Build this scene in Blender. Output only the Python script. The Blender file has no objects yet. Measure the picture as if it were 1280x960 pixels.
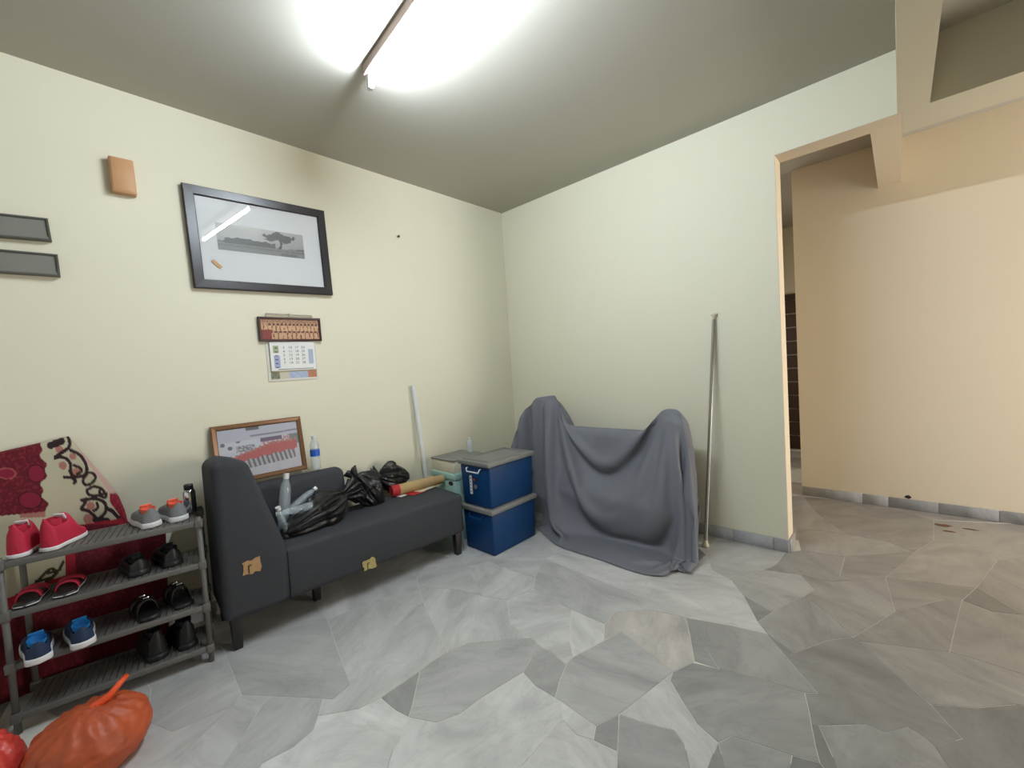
import bpy, bmesh, math, random
import numpy as np
from mathutils import Vector, Matrix, noise
from math import sin, cos, pi, radians, sqrt

# ------------------------------------------------------------------ camera, world, light, exposure
SC = bpy.context.scene
COL = SC.collection
cam_data = bpy.data.cameras.new('camera')
cam_data.sensor_fit = 'HORIZONTAL'; cam_data.sensor_width = 36.0
cam_data.lens = 521.2 / 1280.0 * 36.0
cam_data.clip_start = 0.02
camera = bpy.data.objects.new('camera', cam_data); COL.objects.link(camera)
camera.matrix_world = Matrix(((0.7290, 0.0200, 0.6819, 3.095), (0.6816, 0.0716, -0.7300, -3.319),
                              (-0.0630, 0.9972, 0.0420, 1.400), (0, 0, 0, 1)))
def set_cam(yaw, pitch, roll, loc):
    f = Vector((-sin(yaw)*cos(pitch), cos(yaw)*cos(pitch), sin(pitch)))
    r = Vector((cos(yaw), sin(yaw), 0)); u = r.cross(f)
    r2 = cos(roll)*r + sin(roll)*u; u2 = -sin(roll)*r + cos(roll)*u
    m = Matrix((r2, u2, -f)).transposed().to_4x4(); m.translation = loc
    camera.matrix_world = m
set_cam(0.7513, -0.0417, -0.0634, (3.095, -3.319, 1.4))
SC.camera = camera

SC.view_settings.view_transform = 'Standard'
SC.view_settings.look = 'None'
SC.view_settings.gamma = 1.0
SC.view_settings.use_curve_mapping = False
SC.view_settings.exposure = 0.0
try:
    SC.cycles.use_denoising = True
    SC.cycles.max_bounces = 8
    SC.cycles.sample_clamp_indirect = 6.0
    SC.cycles.caustics_reflective = False; SC.cycles.caustics_refractive = False
except Exception:
    pass

world = bpy.data.worlds.new('overcast_sky'); SC.world = world; world.use_nodes = True
world.node_tree.nodes['Background'].inputs[0].default_value = (0.80, 0.90, 1.0, 1)
world.node_tree.nodes['Background'].inputs[1].default_value = 0.4

def area(name, loc, target, sx, sy, power, color):
    l = bpy.data.lights.new(name, 'AREA'); l.shape = 'RECTANGLE'; l.size = sx; l.size_y = sy
    l.energy = power; l.color = color
    o = bpy.data.objects.new(name, l); COL.objects.link(o)
    o.location = loc
    o.rotation_euler = (Vector(target) - Vector(loc)).to_track_quat('-Z', 'Y').to_euler()
    return o
# daylight entering through the two openings of the front wall behind the camera
area('daylight_front_window', (1.55, -5.75, 1.35), (1.55, 0, 1.2), 2.3, 1.9, 6, (0.90, 0.96, 1.0))
area('daylight_front_door', (4.75, -5.75, 1.25), (4.6, 0, 0.9), 2.0, 2.2, 8, (1.0, 0.95, 0.88))
area('passage_fill', (1.30, 2.3, 1.5), (2.4, 2.0, 1.3), 0.9, 1.2, 14, (1.0, 0.94, 0.90))  # unseen fill light added to brighten the deep passage
area('far_wall_fill', (6.15, 0.85, 1.25), (2.4, 1.0, 1.1), 0.9, 2.0, 105, (1.0, 0.95, 0.89))  # added fill from out of view on the right, brightens the far wall
TUBE_STRENGTH = 405.0
H = 3.042      # ceiling height
HB = 2.688     # soffit of the beams

# ------------------------------------------------------------------ helpers
random.seed(7)
def tag(o, label=None, cat=None, group=None, kind=None):
    if label: o['label'] = label
    if cat: o['category'] = cat
    if group: o['group'] = group
    if kind: o['kind'] = kind
    return o
def thing(name, loc, label, cat, group=None, rotz=0.0, mat=None):
    o = bpy.data.objects.new(name, None); COL.objects.link(o)
    o.empty_display_size = 0.05
    if mat is not None: o.matrix_world = mat
    else:
        o.location = loc; o.rotation_euler = (0, 0, rotz)
    return tag(o, label, cat, group)
def link_mesh(name, me, parent=None):
    o = bpy.data.objects.new(name, me); COL.objects.link(o)
    if parent is not None: o.parent = parent
    return o
def obj(name, bm, mat=None, parent=None, smooth=False, origin=None):
    """link a bmesh as one mesh object; origin moves the object's origin (world coords in, local out)"""
    if origin is not None:
        bmesh.ops.translate(bm, verts=bm.verts, vec=-Vector(origin))
    bmesh.ops.recalc_face_normals(bm, faces=bm.faces)
    me = bpy.data.meshes.new(name); bm.to_mesh(me); bm.free()
    if smooth:
        for p in me.polygons: p.use_smooth = True
    if mat: me.materials.append(mat)
    o = link_mesh(name, me, parent)
    if origin is not None: o.location = origin
    return o
def bevel_mod(o, w, seg=2):
    m = o.modifiers.new('bevel', 'BEVEL'); m.width = w; m.segments = seg; m.limit_method = 'ANGLE'; m.angle_limit = radians(40)
    for p in o.data.polygons: p.use_smooth = True
    m.harden_normals = False
    return o
def NB(): return bmesh.new()
def box(bm, x0, x1, y0, y1, z0, z1, m=None):
    vs = [bm.verts.new(v) for v in ((x0,y0,z0),(x1,y0,z0),(x1,y1,z0),(x0,y1,z0),(x0,y0,z1),(x1,y0,z1),(x1,y1,z1),(x0,y1,z1))]
    for f in ((0,3,2,1),(4,5,6,7),(0,1,5,4),(1,2,6,5),(2,3,7,6),(3,0,4,7)): bm.faces.new([vs[i] for i in f])
    if m is not None: bmesh.ops.transform(bm, matrix=m, verts=vs)
    return vs
def frustum(bm, a, b):
    """hexahedron between two lists of four points"""
    va = [bm.verts.new(p) for p in a]; vb = [bm.verts.new(p) for p in b]
    bm.faces.new(va[::-1]); bm.faces.new(vb)
    for i in range(4): bm.faces.new((va[i], va[(i+1)%4], vb[(i+1)%4], vb[i]))
def prism(bm, poly, z0, z1):
    a = [bm.verts.new((x,y,z0)) for x,y in poly]; b = [bm.verts.new((x,y,z1)) for x,y in poly]
    n = len(poly)
    bm.faces.new(a[::-1]); bm.faces.new(b)
    for i in range(n): bm.faces.new((a[i], a[(i+1)%n], b[(i+1)%n], b[i]))
def lathe(bm, prof, n=20, cap0=True, cap1=True, m=None):
    rings = []
    for r, z in prof:
        rings.append([bm.verts.new((r*cos(2*pi*i/n), r*sin(2*pi*i/n), z)) for i in range(n)])
    for a, b in zip(rings, rings[1:]):
        for i in range(n): bm.faces.new((a[i], a[(i+1)%n], b[(i+1)%n], b[i]))
    if cap0: bm.faces.new(rings[0][::-1])
    if cap1: bm.faces.new(rings[-1])
    vs = [v for r in rings for v in r]
    if m is not None: bmesh.ops.transform(bm, matrix=m, verts=vs)
    return vs
def tube(bm, pts, r, n=8, closed=False):
    pts = [Vector(p) for p in pts]; rings = []; N = len(pts)
    up = Vector((0,0,1)); prev = None
    for i, p in enumerate(pts):
        t = (pts[(i+1)%N]-pts[i-1]) if closed else (pts[min(i+1,N-1)]-pts[max(i-1,0)])
        t.normalize()
        if prev is None:
            a = t.cross(up)
            if a.length < 1e-3: a = t.cross(Vector((1,0,0)))
        else:
            a = prev - t*prev.dot(t)
        a.normalize(); prev = a; b = t.cross(a)
        rr = r[i] if isinstance(r, (list, tuple)) else r
        rings.append([bm.verts.new(p + a*rr*cos(2*pi*k/n) + b*rr*sin(2*pi*k/n)) for k in range(n)])
    for i in range(N if closed else N-1):
        A, B = rings[i], rings[(i+1)%N]
        for k in range(n): bm.faces.new((A[k], A[(k+1)%n], B[(k+1)%n], B[k]))
    if not closed:
        bm.faces.new(rings[0][::-1]); bm.faces.new(rings[-1])
def frame_ring(bm, w, h, b, z0, z1, bev=0.0):
    """rectangular picture frame in local XY, w x h outside, border b"""
    o = [(-w/2,-h/2),(w/2,-h/2),(w/2,h/2),(-w/2,h/2)]; i = [(-w/2+b,-h/2+b),(w/2-b,-h/2+b),(w/2-b,h/2-b),(-w/2+b,h/2-b)]
    def L(pts, z): return [bm.verts.new((x,y,z)) for x,y in pts]
    c = bev
    oc = [(x*(1-2*c/w), y*(1-2*c/h)) for x,y in o]
    ic = [(x*(1+2*c/(w-2*b)), y*(1+2*c/(h-2*b))) for x,y in i]
    rings = [L(i,z0), L(o,z0), L(o,z1-c), L(oc,z1), L(ic,z1-c*0.4), L(i,z1-c*1.6)]
    for a, d in zip(rings, rings[1:]+rings[:1]):
        for k in range(4): bm.faces.new((a[k], a[(k+1)%4], d[(k+1)%4], d[k]))
def wall_matrix(y, z, x=0.0, tilt=0.0, lean=0.0):
    """local X along the left wall (to the right as seen), local Y up, local Z out of the wall"""
    m = Matrix(((0,0,1),(1,0,0),(0,1,0))).to_4x4()
    m = Matrix.Translation((x,y,z)) @ m @ Matrix.Rotation(tilt, 4, 'Z') @ Matrix.Rotation(lean, 4, 'X')
    return m
def color_grid(name, w, h, nx, ny, func, mat, parent, z=0.0):
    """flat printed sheet in local XY: colour per vertex from func(u, v), v up"""
    xs = np.linspace(-w/2, w/2, nx); ys = np.linspace(-h/2, h/2, ny)
    verts = [(x, y, z) for y in ys for x in xs]
    faces = [(j*nx+i, j*nx+i+1, (j+1)*nx+i+1, (j+1)*nx+i) for j in range(ny-1) for i in range(nx-1)]
    me = bpy.data.meshes.new(name); me.from_pydata(verts, [], faces)
    ca = me.color_attributes.new('print', 'FLOAT_COLOR', 'POINT')
    cols = []
    for j in range(ny):
        for i in range(nx):
            c = func(i/(nx-1), j/(ny-1)); cols += [c[0], c[1], c[2], 1.0]
    ca.data.foreach_set('color', cols)
    me.materials.append(mat)
    return link_mesh(name, me, parent)
def text_mesh(body, size):
    cu = bpy.data.curves.new('t', 'FONT'); cu.body = body; cu.size = size; cu.align_x = 'CENTER'; cu.align_y = 'CENTER'
    cu.resolution_u = 2
    o = bpy.data.objects.new('t', cu); COL.objects.link(o)
    dg = bpy.context.evaluated_depsgraph_get(); dg.update()
    me = bpy.data.meshes.new_from_object(o.evaluated_get(dg))
    bpy.data.objects.remove(o); bpy.data.curves.remove(cu)
    return me
def add_text(bm, body, size, x, y, z):
    me = text_mesh(body, size)
    n = len(bm.verts); bm.from_mesh(me); bpy.data.meshes.remove(me)
    bm.verts.ensure_lookup_table()
    for v in bm.verts[n:]: v.co += Vector((x, y, z))

# ------------------------------------------------------------------ materials
def _new(name):
    m = bpy.data.materials.new(name); m.use_nodes = True
    return m, m.node_tree.nodes, m.node_tree.links, m.node_tree.nodes['Principled BSDF']
def mat(name, col, rough=0.6, metal=0.0, var=0.08, vscale=12.0, bump=0.0, bscale=60.0, spec=0.5, emit=None, estr=0.0, coat=0.0, detail=4.0):
    m, N, L, B = _new(name)
    tc = N.new('ShaderNodeTexCoord')
    nz = N.new('ShaderNodeTexNoise'); nz.inputs['Scale'].default_value = vscale; nz.inputs['Detail'].default_value = detail
    L.new(tc.outputs['Object'], nz.inputs['Vector'])
    mx = N.new('ShaderNodeMix'); mx.data_type = 'RGBA'
    mx.inputs[6].default_value = tuple(max(0, c*(1-var)) for c in col) + (1,)
    mx.inputs[7].default_value = tuple(min(1, c*(1+var)) for c in col) + (1,)
    L.new(nz.outputs['Fac'], mx.inputs[0]); L.new(mx.outputs[2], B.inputs['Base Color'])
    B.inputs['Roughness'].default_value = rough; B.inputs['Metallic'].default_value = metal
    B.inputs['Specular IOR Level'].default_value = spec
    B.inputs['Coat Weight'].default_value = coat
    if bump:
        n2 = N.new('ShaderNodeTexNoise'); n2.inputs['Scale'].default_value = bscale; n2.inputs['Detail'].default_value = 3
        L.new(tc.outputs['Object'], n2.inputs['Vector'])
        bp = N.new('ShaderNodeBump'); bp.inputs['Strength'].default_value = bump; bp.inputs['Distance'].default_value = 0.01
        L.new(n2.outputs['Fac'], bp.inputs['Height']); L.new(bp.outputs['Normal'], B.inputs['Normal'])
    if emit:
        B.inputs['Emission Color'].default_value = tuple(emit)+(1,); B.inputs['Emission Strength'].default_value = estr
    return m
def print_mat(name, rough=0.5):
    m, N, L, B = _new(name)
    a = N.new('ShaderNodeAttribute'); a.attribute_name = 'print'
    L.new(a.outputs['Color'], B.inputs['Base Color']); B.inputs['Roughness'].default_value = rough
    return m
def clear_mat(name, tint=(1,1,1), alpha=0.25, rough=0.05):
    """thin clear plastic or glass: mostly see-through sheet with a glossy skin"""
    m, N, L, B = _new(name)
    N.remove(B); out = N['Material Output']
    t = N.new('ShaderNodeBsdfTransparent'); t.inputs[0].default_value = tuple(tint)+(1,)
    g = N.new('ShaderNodeBsdfGlossy'); g.inputs['Roughness'].default_value = rough
    d = N.new('ShaderNodeBsdfDiffuse'); d.inputs[0].default_value = (0.80,0.88,0.95,1)
    lw = N.new('ShaderNodeLayerWeight'); lw.inputs['Blend'].default_value = 0.5      # same from both sides of the sheet
    pw = N.new('ShaderNodeMath'); pw.operation = 'POWER'; pw.inputs[1].default_value = 5.0; L.new(lw.outputs['Facing'], pw.inputs[0])
    f = N.new('ShaderNodeMath'); f.operation = 'MULTIPLY_ADD'; f.inputs[1].default_value = 0.94; f.inputs[2].default_value = 0.05 if alpha < 0.1 else 0.09; L.new(pw.outputs[0], f.inputs[0])
    m1 = N.new('ShaderNodeMixShader'); m1.inputs[0].default_value = alpha
    m2 = N.new('ShaderNodeMixShader')
    L.new(t.outputs[0], m1.inputs[1]); L.new(d.outputs[0], m1.inputs[2])
    L.new(f.outputs[0], m2.inputs[0]); L.new(m1.outputs[0], m2.inputs[1]); L.new(g.outputs[0], m2.inputs[2])
    L.new(m2.outputs[0], out.inputs['Surface'])
    return m
def wall_paint(name, col, col2):
    m, N, L, B = _new(name)
    tc = N.new('ShaderNodeTexCoord')
    n1 = N.new('ShaderNodeTexNoise'); n1.inputs['Scale'].default_value = 0.9; n1.inputs['Detail'].default_value = 6; n1.inputs['Roughness'].default_value = 0.6
    n2 = N.new('ShaderNodeTexNoise'); n2.inputs['Scale'].default_value = 7; n2.inputs['Detail'].default_value = 5
    n3 = N.new('ShaderNodeTexNoise'); n3.inputs['Scale'].default_value = 120; n3.inputs['Detail'].default_value = 2
    for n in (n1, n2, n3): L.new(tc.outputs['Object'], n.inputs['Vector'])
    mx = N.new('ShaderNodeMix'); mx.data_type = 'RGBA'
    mx.inputs[6].default_value = tuple(col)+(1,); mx.inputs[7].default_value = tuple(col2)+(1,)
    L.new(n1.outputs['Fac'], mx.inputs[0])
    r = N.new('ShaderNodeMapRange'); r.inputs['From Min'].default_value = 0.68; r.inputs['From Max'].default_value = 0.82; r.inputs['To Max'].default_value = 0.18
    L.new(n2.outputs['Fac'], r.inputs['Value'])
    m2 = N.new('ShaderNodeMix'); m2.data_type = 'RGBA'
    L.new(r.outputs[0], m2.inputs[0]); L.new(mx.outputs[2], m2.inputs[6])
    m2.inputs[7].default_value = tuple(c*0.72 for c in col)+(1,)
    L.new(m2.outputs[2], B.inputs['Base Color'])
    B.inputs['Roughness'].default_value = 0.62; B.inputs['Specular IOR Level'].default_value = 0.3
    bp = N.new('ShaderNodeBump'); bp.inputs['Strength'].default_value = 0.06; bp.inputs['Distance'].default_value = 0.004
    L.new(n3.outputs['Fac'], bp.inputs['Height']); L.new(bp.outputs['Normal'], B.inputs['Normal'])
    return m
def marble(name):
    """veined grey-white marble; tone from the slab's object colour, veins turned by its random number"""
    m, N, L, B = _new(name)
    tc = N.new('ShaderNodeTexCoord'); oi = N.new('ShaderNodeObjectInfo')
    geo = N.new('ShaderNodeNewGeometry')
    ang = N.new('ShaderNodeMath'); ang.operation = 'MULTIPLY'; ang.inputs[1].default_value = 6.28
    L.new(oi.outputs['Random'], ang.inputs[0])
    rot = N.new('ShaderNodeVectorRotate'); rot.rotation_type = 'Z_AXIS'
    L.new(tc.outputs['Object'], rot.inputs['Vector']); L.new(ang.outputs[0], rot.inputs['Angle'])
    off = N.new('ShaderNodeVectorMath'); off.operation = 'MULTIPLY_ADD'
    cmb = N.new('ShaderNodeCombineXYZ'); L.new(oi.outputs['Random'], cmb.inputs[0]); L.new(oi.outputs['Random'], cmb.inputs[2])
    L.new(cmb.outputs[0], off.inputs[0]); off.inputs[1].default_value = (37, 0, 53); L.new(rot.outputs[0], off.inputs[2])
    sc = N.new('ShaderNodeVectorMath'); sc.operation = 'MULTIPLY'; sc.inputs[1].default_value = (0.75, 1.6, 1)
    L.new(off.outputs[0], sc.inputs[0])
    n1 = N.new('ShaderNodeTexNoise'); n1.inputs['Scale'].default_value = 2.3; n1.inputs['Detail'].default_value = 7; n1.inputs['Roughness'].default_value = 0.62; n1.inputs['Distortion'].default_value = 1.4
    L.new(sc.outputs[0], n1.inputs['Vector'])
    n2 = N.new('ShaderNodeTexNoise'); n2.inputs['Scale'].default_value = 3.2; n2.inputs['Detail'].default_value = 5; n2.inputs['Distortion'].default_value = 2.2
    L.new(sc.outputs[0], n2.inputs['Vector'])
    r1 = N.new('ShaderNodeMapRange'); r1.inputs['From Min'].default_value = 0.32; r1.inputs['From Max'].default_value = 0.68; r1.inputs['To Min'].default_value = 0.78; r1.inputs['To Max'].default_value = 1.20
    L.new(n1.outputs['Fac'], r1.inputs['Value'])
    # thin dark veins where the second noise crosses its middle
    s = N.new('ShaderNodeMath'); s.operation = 'SUBTRACT'; s.inputs[1].default_value = 0.5; L.new(n2.outputs['Fac'], s.inputs[0])
    a = N.new('ShaderNodeMath'); a.operation = 'ABSOLUTE'; L.new(s.outputs[0], a.inputs[0])
    r2 = N.new('ShaderNodeMapRange'); r2.inputs['From Min'].default_value = 0.0; r2.inputs['From Max'].default_value = 0.03; r2.inputs['To Min'].default_value = 0.92; r2.inputs['To Max'].default_value = 1.0
    L.new(a.outputs[0], r2.inputs['Value'])
    mul = N.new('ShaderNodeMath'); mul.operation = 'MULTIPLY'; L.new(r1.outputs[0], mul.inputs[0]); L.new(r2.outputs[0], mul.inputs[1])
    vm = N.new('ShaderNodeVectorMath'); vm.operation = 'SCALE'; L.new(oi.outputs['Color'], vm.inputs[0]); L.new(mul.outputs[0], vm.inputs['Scale'])
    L.new(vm.outputs[0], B.inputs['Base Color'])
    n4 = N.new('ShaderNodeTexNoise'); n4.inputs['Scale'].default_value = 9; n4.inputs['Detail'].default_value = 4
    L.new(geo.outputs['Position'], n4.inputs['Vector'])
    r3 = N.new('ShaderNodeMapRange'); r3.inputs['To Min'].default_value = 0.24; r3.inputs['To Max'].default_value = 0.46
    L.new(n4.outputs['Fac'], r3.inputs['Value']); L.new(r3.outputs[0], B.inputs['Roughness'])
    B.inputs['Specular IOR Level'].default_value = 0.45
    return m

M = {}
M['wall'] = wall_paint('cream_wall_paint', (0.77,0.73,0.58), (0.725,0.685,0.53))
M['wall_peach'] = wall_paint('peach_wall_paint', (0.82,0.72,0.555), (0.78,0.67,0.505))
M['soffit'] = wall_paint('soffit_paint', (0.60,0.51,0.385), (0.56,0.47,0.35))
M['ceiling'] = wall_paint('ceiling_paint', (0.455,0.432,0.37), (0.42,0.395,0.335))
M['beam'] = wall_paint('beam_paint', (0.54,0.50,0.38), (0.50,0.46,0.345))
M['marble'] = marble('broken_marble')
M['grout'] = mat('pale_grout', (0.62,0.60,0.54), 0.8, var=0.12, vscale=20)
M['skirt'] = marble('skirting_marble')
M['sofa'] = mat('charcoal_upholstery', (0.044,0.046,0.052), 0.85, var=0.12, vscale=90, bump=0.25, bscale=500, spec=0.25)
M['black'] = mat('black_plastic', (0.012,0.012,0.013), 0.45)
M['blackleg'] = mat('black_painted_wood', (0.010,0.009,0.009), 0.5)
M['bag'] = mat('black_bin_liner', (0.0085,0.0085,0.009), 0.34, var=0.2, bump=0.3, bscale=45, spec=0.42)
M['orange'] = mat('orange_film', (0.42,0.075,0.022), 0.5, var=0.35, vscale=9, bump=0.2, bscale=30)
M['knot'] = mat('bright_orange_film', (0.78,0.085,0.02), 0.45, var=0.1)
M['pink'] = mat('pinkish_red_film', (0.62,0.06,0.045), 0.38, var=0.25, vscale=14, bump=0.3, bscale=40)
M['maroon'] = mat('maroon_cloth', (0.09,0.008,0.018), 0.85, bump=0.3)
M['blue'] = mat('blue_polypropylene', (0.001,0.036,0.125), 0.48, var=0.06, spec=0.3)
M['lid'] = mat('grey_lid_plastic', (0.175,0.172,0.160), 0.5, var=0.06)
M['white'] = mat('white_plastic', (0.72,0.72,0.70), 0.45, var=0.03)
M['paper'] = mat('white_paper', (0.78,0.77,0.74), 0.8, var=0.03)
M['cream_paper'] = mat('cream_paper', (0.66,0.56,0.36), 0.8, var=0.08)
M['red_paper'] = mat('red_paper', (0.42,0.015,0.02), 0.7, var=0.1)
M['kraft'] = mat('kraft_paper', (0.42,0.29,0.13), 0.75, var=0.12, vscale=25)
M['cover'] = mat('grey_cover_cloth', (0.165,0.168,0.190), 0.62, var=0.05, vscale=6, bump=0.12, bscale=220, spec=0.35)
M['steel'] = mat('brushed_steel', (0.36,0.34,0.30), 0.3, 1.0, var=0.08)
M['chrome'] = mat('chrome', (0.55,0.56,0.57), 0.12, 1.0)
M['wood'] = mat('orange_brown_wood', (0.52,0.28,0.13), 0.5, var=0.15, vscale=18)
M['frame'] = mat('dark_brown_frame', (0.014,0.010,0.012), 0.32, var=0.2, vscale=40)
M['mat'] = mat('white_mat_board', (0.74,0.75,0.76), 0.7, var=0.02)
M['bronze'] = mat('brown_gilt_frame', (0.20,0.10,0.048), 0.28, 0.35, var=0.15, vscale=30)
M['maroon_frame'] = mat('maroon_frame', (0.035,0.006,0.006), 0.35)
M['print'] = print_mat('printed_picture', 0.45)
M['rug'] = print_mat('plush_print', 0.95)
M['glass'] = clear_mat('picture_glass', alpha=0.03, rough=0.015)
M['pet'] = clear_mat('clear_plastic', (0.95,0.98,1.0), alpha=0.24, rough=0.10)
M['bluelabel'] = mat('blue_label', (0.02,0.10,0.50), 0.5)
M['rack'] = mat('grey_rack_plastic', (0.115,0.110,0.100), 0.55, var=0.1)
M['red'] = mat('red_canvas', (0.46,0.012,0.045), 0.7, var=0.1, vscale=40)
M['sole'] = mat('white_rubber', (0.70,0.69,0.70), 0.6, var=0.05)
M['greyshoe'] = mat('grey_mesh_fabric', (0.20,0.21,0.215), 0.8, var=0.25, vscale=120)
M['coral'] = mat('coral_lining', (0.85,0.16,0.09), 0.8)
M['blueshoe'] = mat('navy_mesh_fabric', (0.012,0.03,0.075), 0.7, var=0.3, vscale=80)
M['bluelining'] = mat('bright_blue_lining', (0.012,0.19,0.50), 0.75)
M['darkleather'] = mat('black_leather', (0.012,0.012,0.013), 0.42, var=0.2, bump=0.2, bscale=90)
M['mint'] = mat('mint_card', (0.36,0.56,0.50), 0.7, var=0.06)
M['creambox'] = mat('cream_card', (0.66,0.62,0.46), 0.7, var=0.06)
M['darkwood'] = mat('dark_stained_wood', (0.045,0.018,0.008), 0.45, var=0.3, vscale=10)
M['tape'] = mat('brown_tape', (0.48,0.25,0.09), 0.5, var=0.3, vscale=60)
M['foam'] = mat('bare_yellow_foam', (0.40,0.33,0.13), 0.9, var=0.25, vscale=60)
M['foam2'] = mat('bare_tan_foam', (0.40,0.24,0.11), 0.9, var=0.25, vscale=60)
M['shelf'] = mat('grey_shelf_metal', (0.20,0.195,0.17), 0.45, var=0.06)
M['shelf_dark'] = mat('dark_grey_shelf_rim', (0.10,0.10,0.085), 0.45, var=0.06)
M['housing'] = mat('brownish_batten', (0.40,0.31,0.27), 0.5)
M['tube'] = mat('fluorescent_tube', (0.9,0.9,0.9), 0.4, emit=(0.78,0.89,1.0), estr=TUBE_STRENGTH)
M['stain'] = mat('rust_stain', (0.14,0.055,0.025), 0.7, var=0.4, vscale=50)
M['hole'] = mat('dark_hole', (0.03,0.022,0.018), 0.9)
M['ink'] = mat('black_ink', (0.03,0.03,0.05), 0.7)
M['redink'] = mat('red_ink', (0.45,0.03,0.03), 0.7)
M['alu'] = mat('white_window_frame', (0.6,0.6,0.6), 0.5)

# ------------------------------------------------------------------ the room
def struct(name, bm, m):
    o = obj(name, bm, m); return tag(o, kind='structure')
XJ = 2.506        # jamb of the opening in the back wall
XR = 6.2          # right wall
YF = -5.6         # front wall
YE = 1.408        # wall behind the opening
bm = NB(); box(bm, -0.15, XR+0.15, YF-0.15, 3.65, -0.06, -0.0016); floor = struct('floor', bm, M['grout'])
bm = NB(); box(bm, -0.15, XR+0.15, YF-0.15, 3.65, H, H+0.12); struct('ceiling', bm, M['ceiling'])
bm = NB(); box(bm, -0.15, 0, YF-0.15, 0.17, -0.0016, H); struct('wall_left', bm, M['wall'])
# back wall: cream main face; the opening's lining is a separate peach skin
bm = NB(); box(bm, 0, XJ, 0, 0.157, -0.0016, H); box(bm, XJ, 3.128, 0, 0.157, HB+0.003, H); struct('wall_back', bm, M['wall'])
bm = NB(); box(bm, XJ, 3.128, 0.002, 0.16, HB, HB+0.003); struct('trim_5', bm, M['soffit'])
bm = NB(); box(bm, XJ, XJ+0.003, 0.004, 0.16, -0.0016, HB)
box(bm, 1.25, XJ, 0.157, 0.16, -0.0016, H)
struct('trim_1', bm, M['wall_peach'])
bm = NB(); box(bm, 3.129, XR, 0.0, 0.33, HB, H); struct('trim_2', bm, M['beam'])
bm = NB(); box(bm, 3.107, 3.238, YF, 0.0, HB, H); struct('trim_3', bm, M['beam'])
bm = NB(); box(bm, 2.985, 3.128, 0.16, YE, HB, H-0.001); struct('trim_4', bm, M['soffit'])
bm = NB(); box(bm, 2.385, XR, YE, YE+0.14, -0.0016, H); struct('wall_far', bm, M['wall_peach'])
bm = NB(); box(bm, 1.10, 1.25, 0.16, 3.65, -0.0016, H); struct('wall_passage', bm, M['wall_peach'])
bm = NB(); box(bm, 1.25, 3.2, 3.5, 3.65, -0.0016, H); box(bm, 3.2, 3.35, YE+0.14, 3.65, -0.0016, H); struct('wall_end', bm, M['wall'])
bm = NB(); box(bm, XR, XR+0.15, YF-0.15, 0.36, -0.0016, H); box(bm, XR, XR+0.15, 0.36, YE+0.14, 2.3, H); box(bm, XR, XR+0.15, 1.36, YE+0.14, -0.0016, 2.3); struct('wall_right', bm, M['wall'])
bm = NB()
for a in ((0,0.4,0,H),(2.7,3.75,0,H),(5.75,XR,0,H),(0.4,2.7,0,0.35),(0.4,2.7,2.3,H),(3.75,5.75,2.35,H)):
    box(bm, a[0], a[1], YF-0.15, YF, a[2]-0.0016 if a[2]==0 else a[2], a[3])
struct('wall_front', bm, M['wall'])
bm = NB()
for x in (0.4,0.96,1.53,2.1,2.66): box(bm, x, x+0.04, YF-0.09, YF-0.05, 0.35, 2.3)
for z in (0.35,2.26): box(bm, 0.44, 2.66, YF-0.09, YF-0.05, z, z+0.04)
struct('window_1', bm, M['alu'])

# dark door of boards at the end of the passage behind the opening
door = tag(link_mesh('door_1', bpy.data.meshes.new('door_1')), kind='structure')
bm = NB()
for a in ((1.45,1.53,0,2.14),(2.40,2.48,0,2.14),(1.53,2.40,2.06,2.14)): box(bm, a[0], a[1], 3.46, 3.5, a[2], a[3])
bm.to_mesh(door.data); bm.free(); door.data.materials.append(M['darkwood'])
bm = NB(); box(bm, 1.53, 2.40, 3.43, 3.5, -0.0005, 0.018); struct('door_light_line', bm, M['white'])  # white bar standing in for the line of light under the door
for k in range(11):
    bm = NB(); z = 0.02+k*0.1855
    box(bm, 1.535, 2.395, 3.465, 3.495, z+0.008, z+0.1775)
    o = obj('board', bm, M['darkwood'], door)

# ------------------------------------------------------------------ floor of broken marble slabs
def clip(poly, a, b, c):
    """keep the side a*x + b*y <= c"""
    out = []
    for i in range(len(poly)):
        p, q = poly[i], poly[(i+1) % len(poly)]
        dp, dq = a*p[0]+b*p[1]-c, a*q[0]+b*q[1]-c
        if dp <= 0: out.append(p)
        if (dp < 0 < dq) or (dq < 0 < dp):
            t = dp/(dp-dq); out.append((p[0]+t*(q[0]-p[0]), p[1]+t*(q[1]-p[1])))
    return out
def area2(p): return 0.5*sum(p[i][0]*p[(i+1)%len(p)][1]-p[(i+1)%len(p)][0]*p[i][1] for i in range(len(p)))
def inset(poly, d):
    """shrink a counter-clockwise polygon by moving every edge inwards"""
    n = len(poly); out = []
    for i in range(n):
        p0, p1, p2 = Vector(poly[i-1]), Vector(poly[i]), Vector(poly[(i+1)%n])
        e1 = (p1-p0).normalized(); e2 = (p2-p1).normalized()
        n1 = Vector((-e1.y, e1.x)); n2 = Vector((-e2.y, e2.x))
        k = 1 + n1.dot(n2)
        out.append(tuple(p1 + (n1+n2)*d/max(k, 0.35)))
    return out
def inside(pt, poly):
    c = False
    for i in range(len(poly)):
        (x1,y1),(x2,y2) = poly[i-1], poly[i]
        if (y1 > pt[1]) != (y2 > pt[1]) and pt[0] < (x2-x1)*(pt[1]-y1)/(y2-y1)+x1: c = not c
    return c
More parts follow.
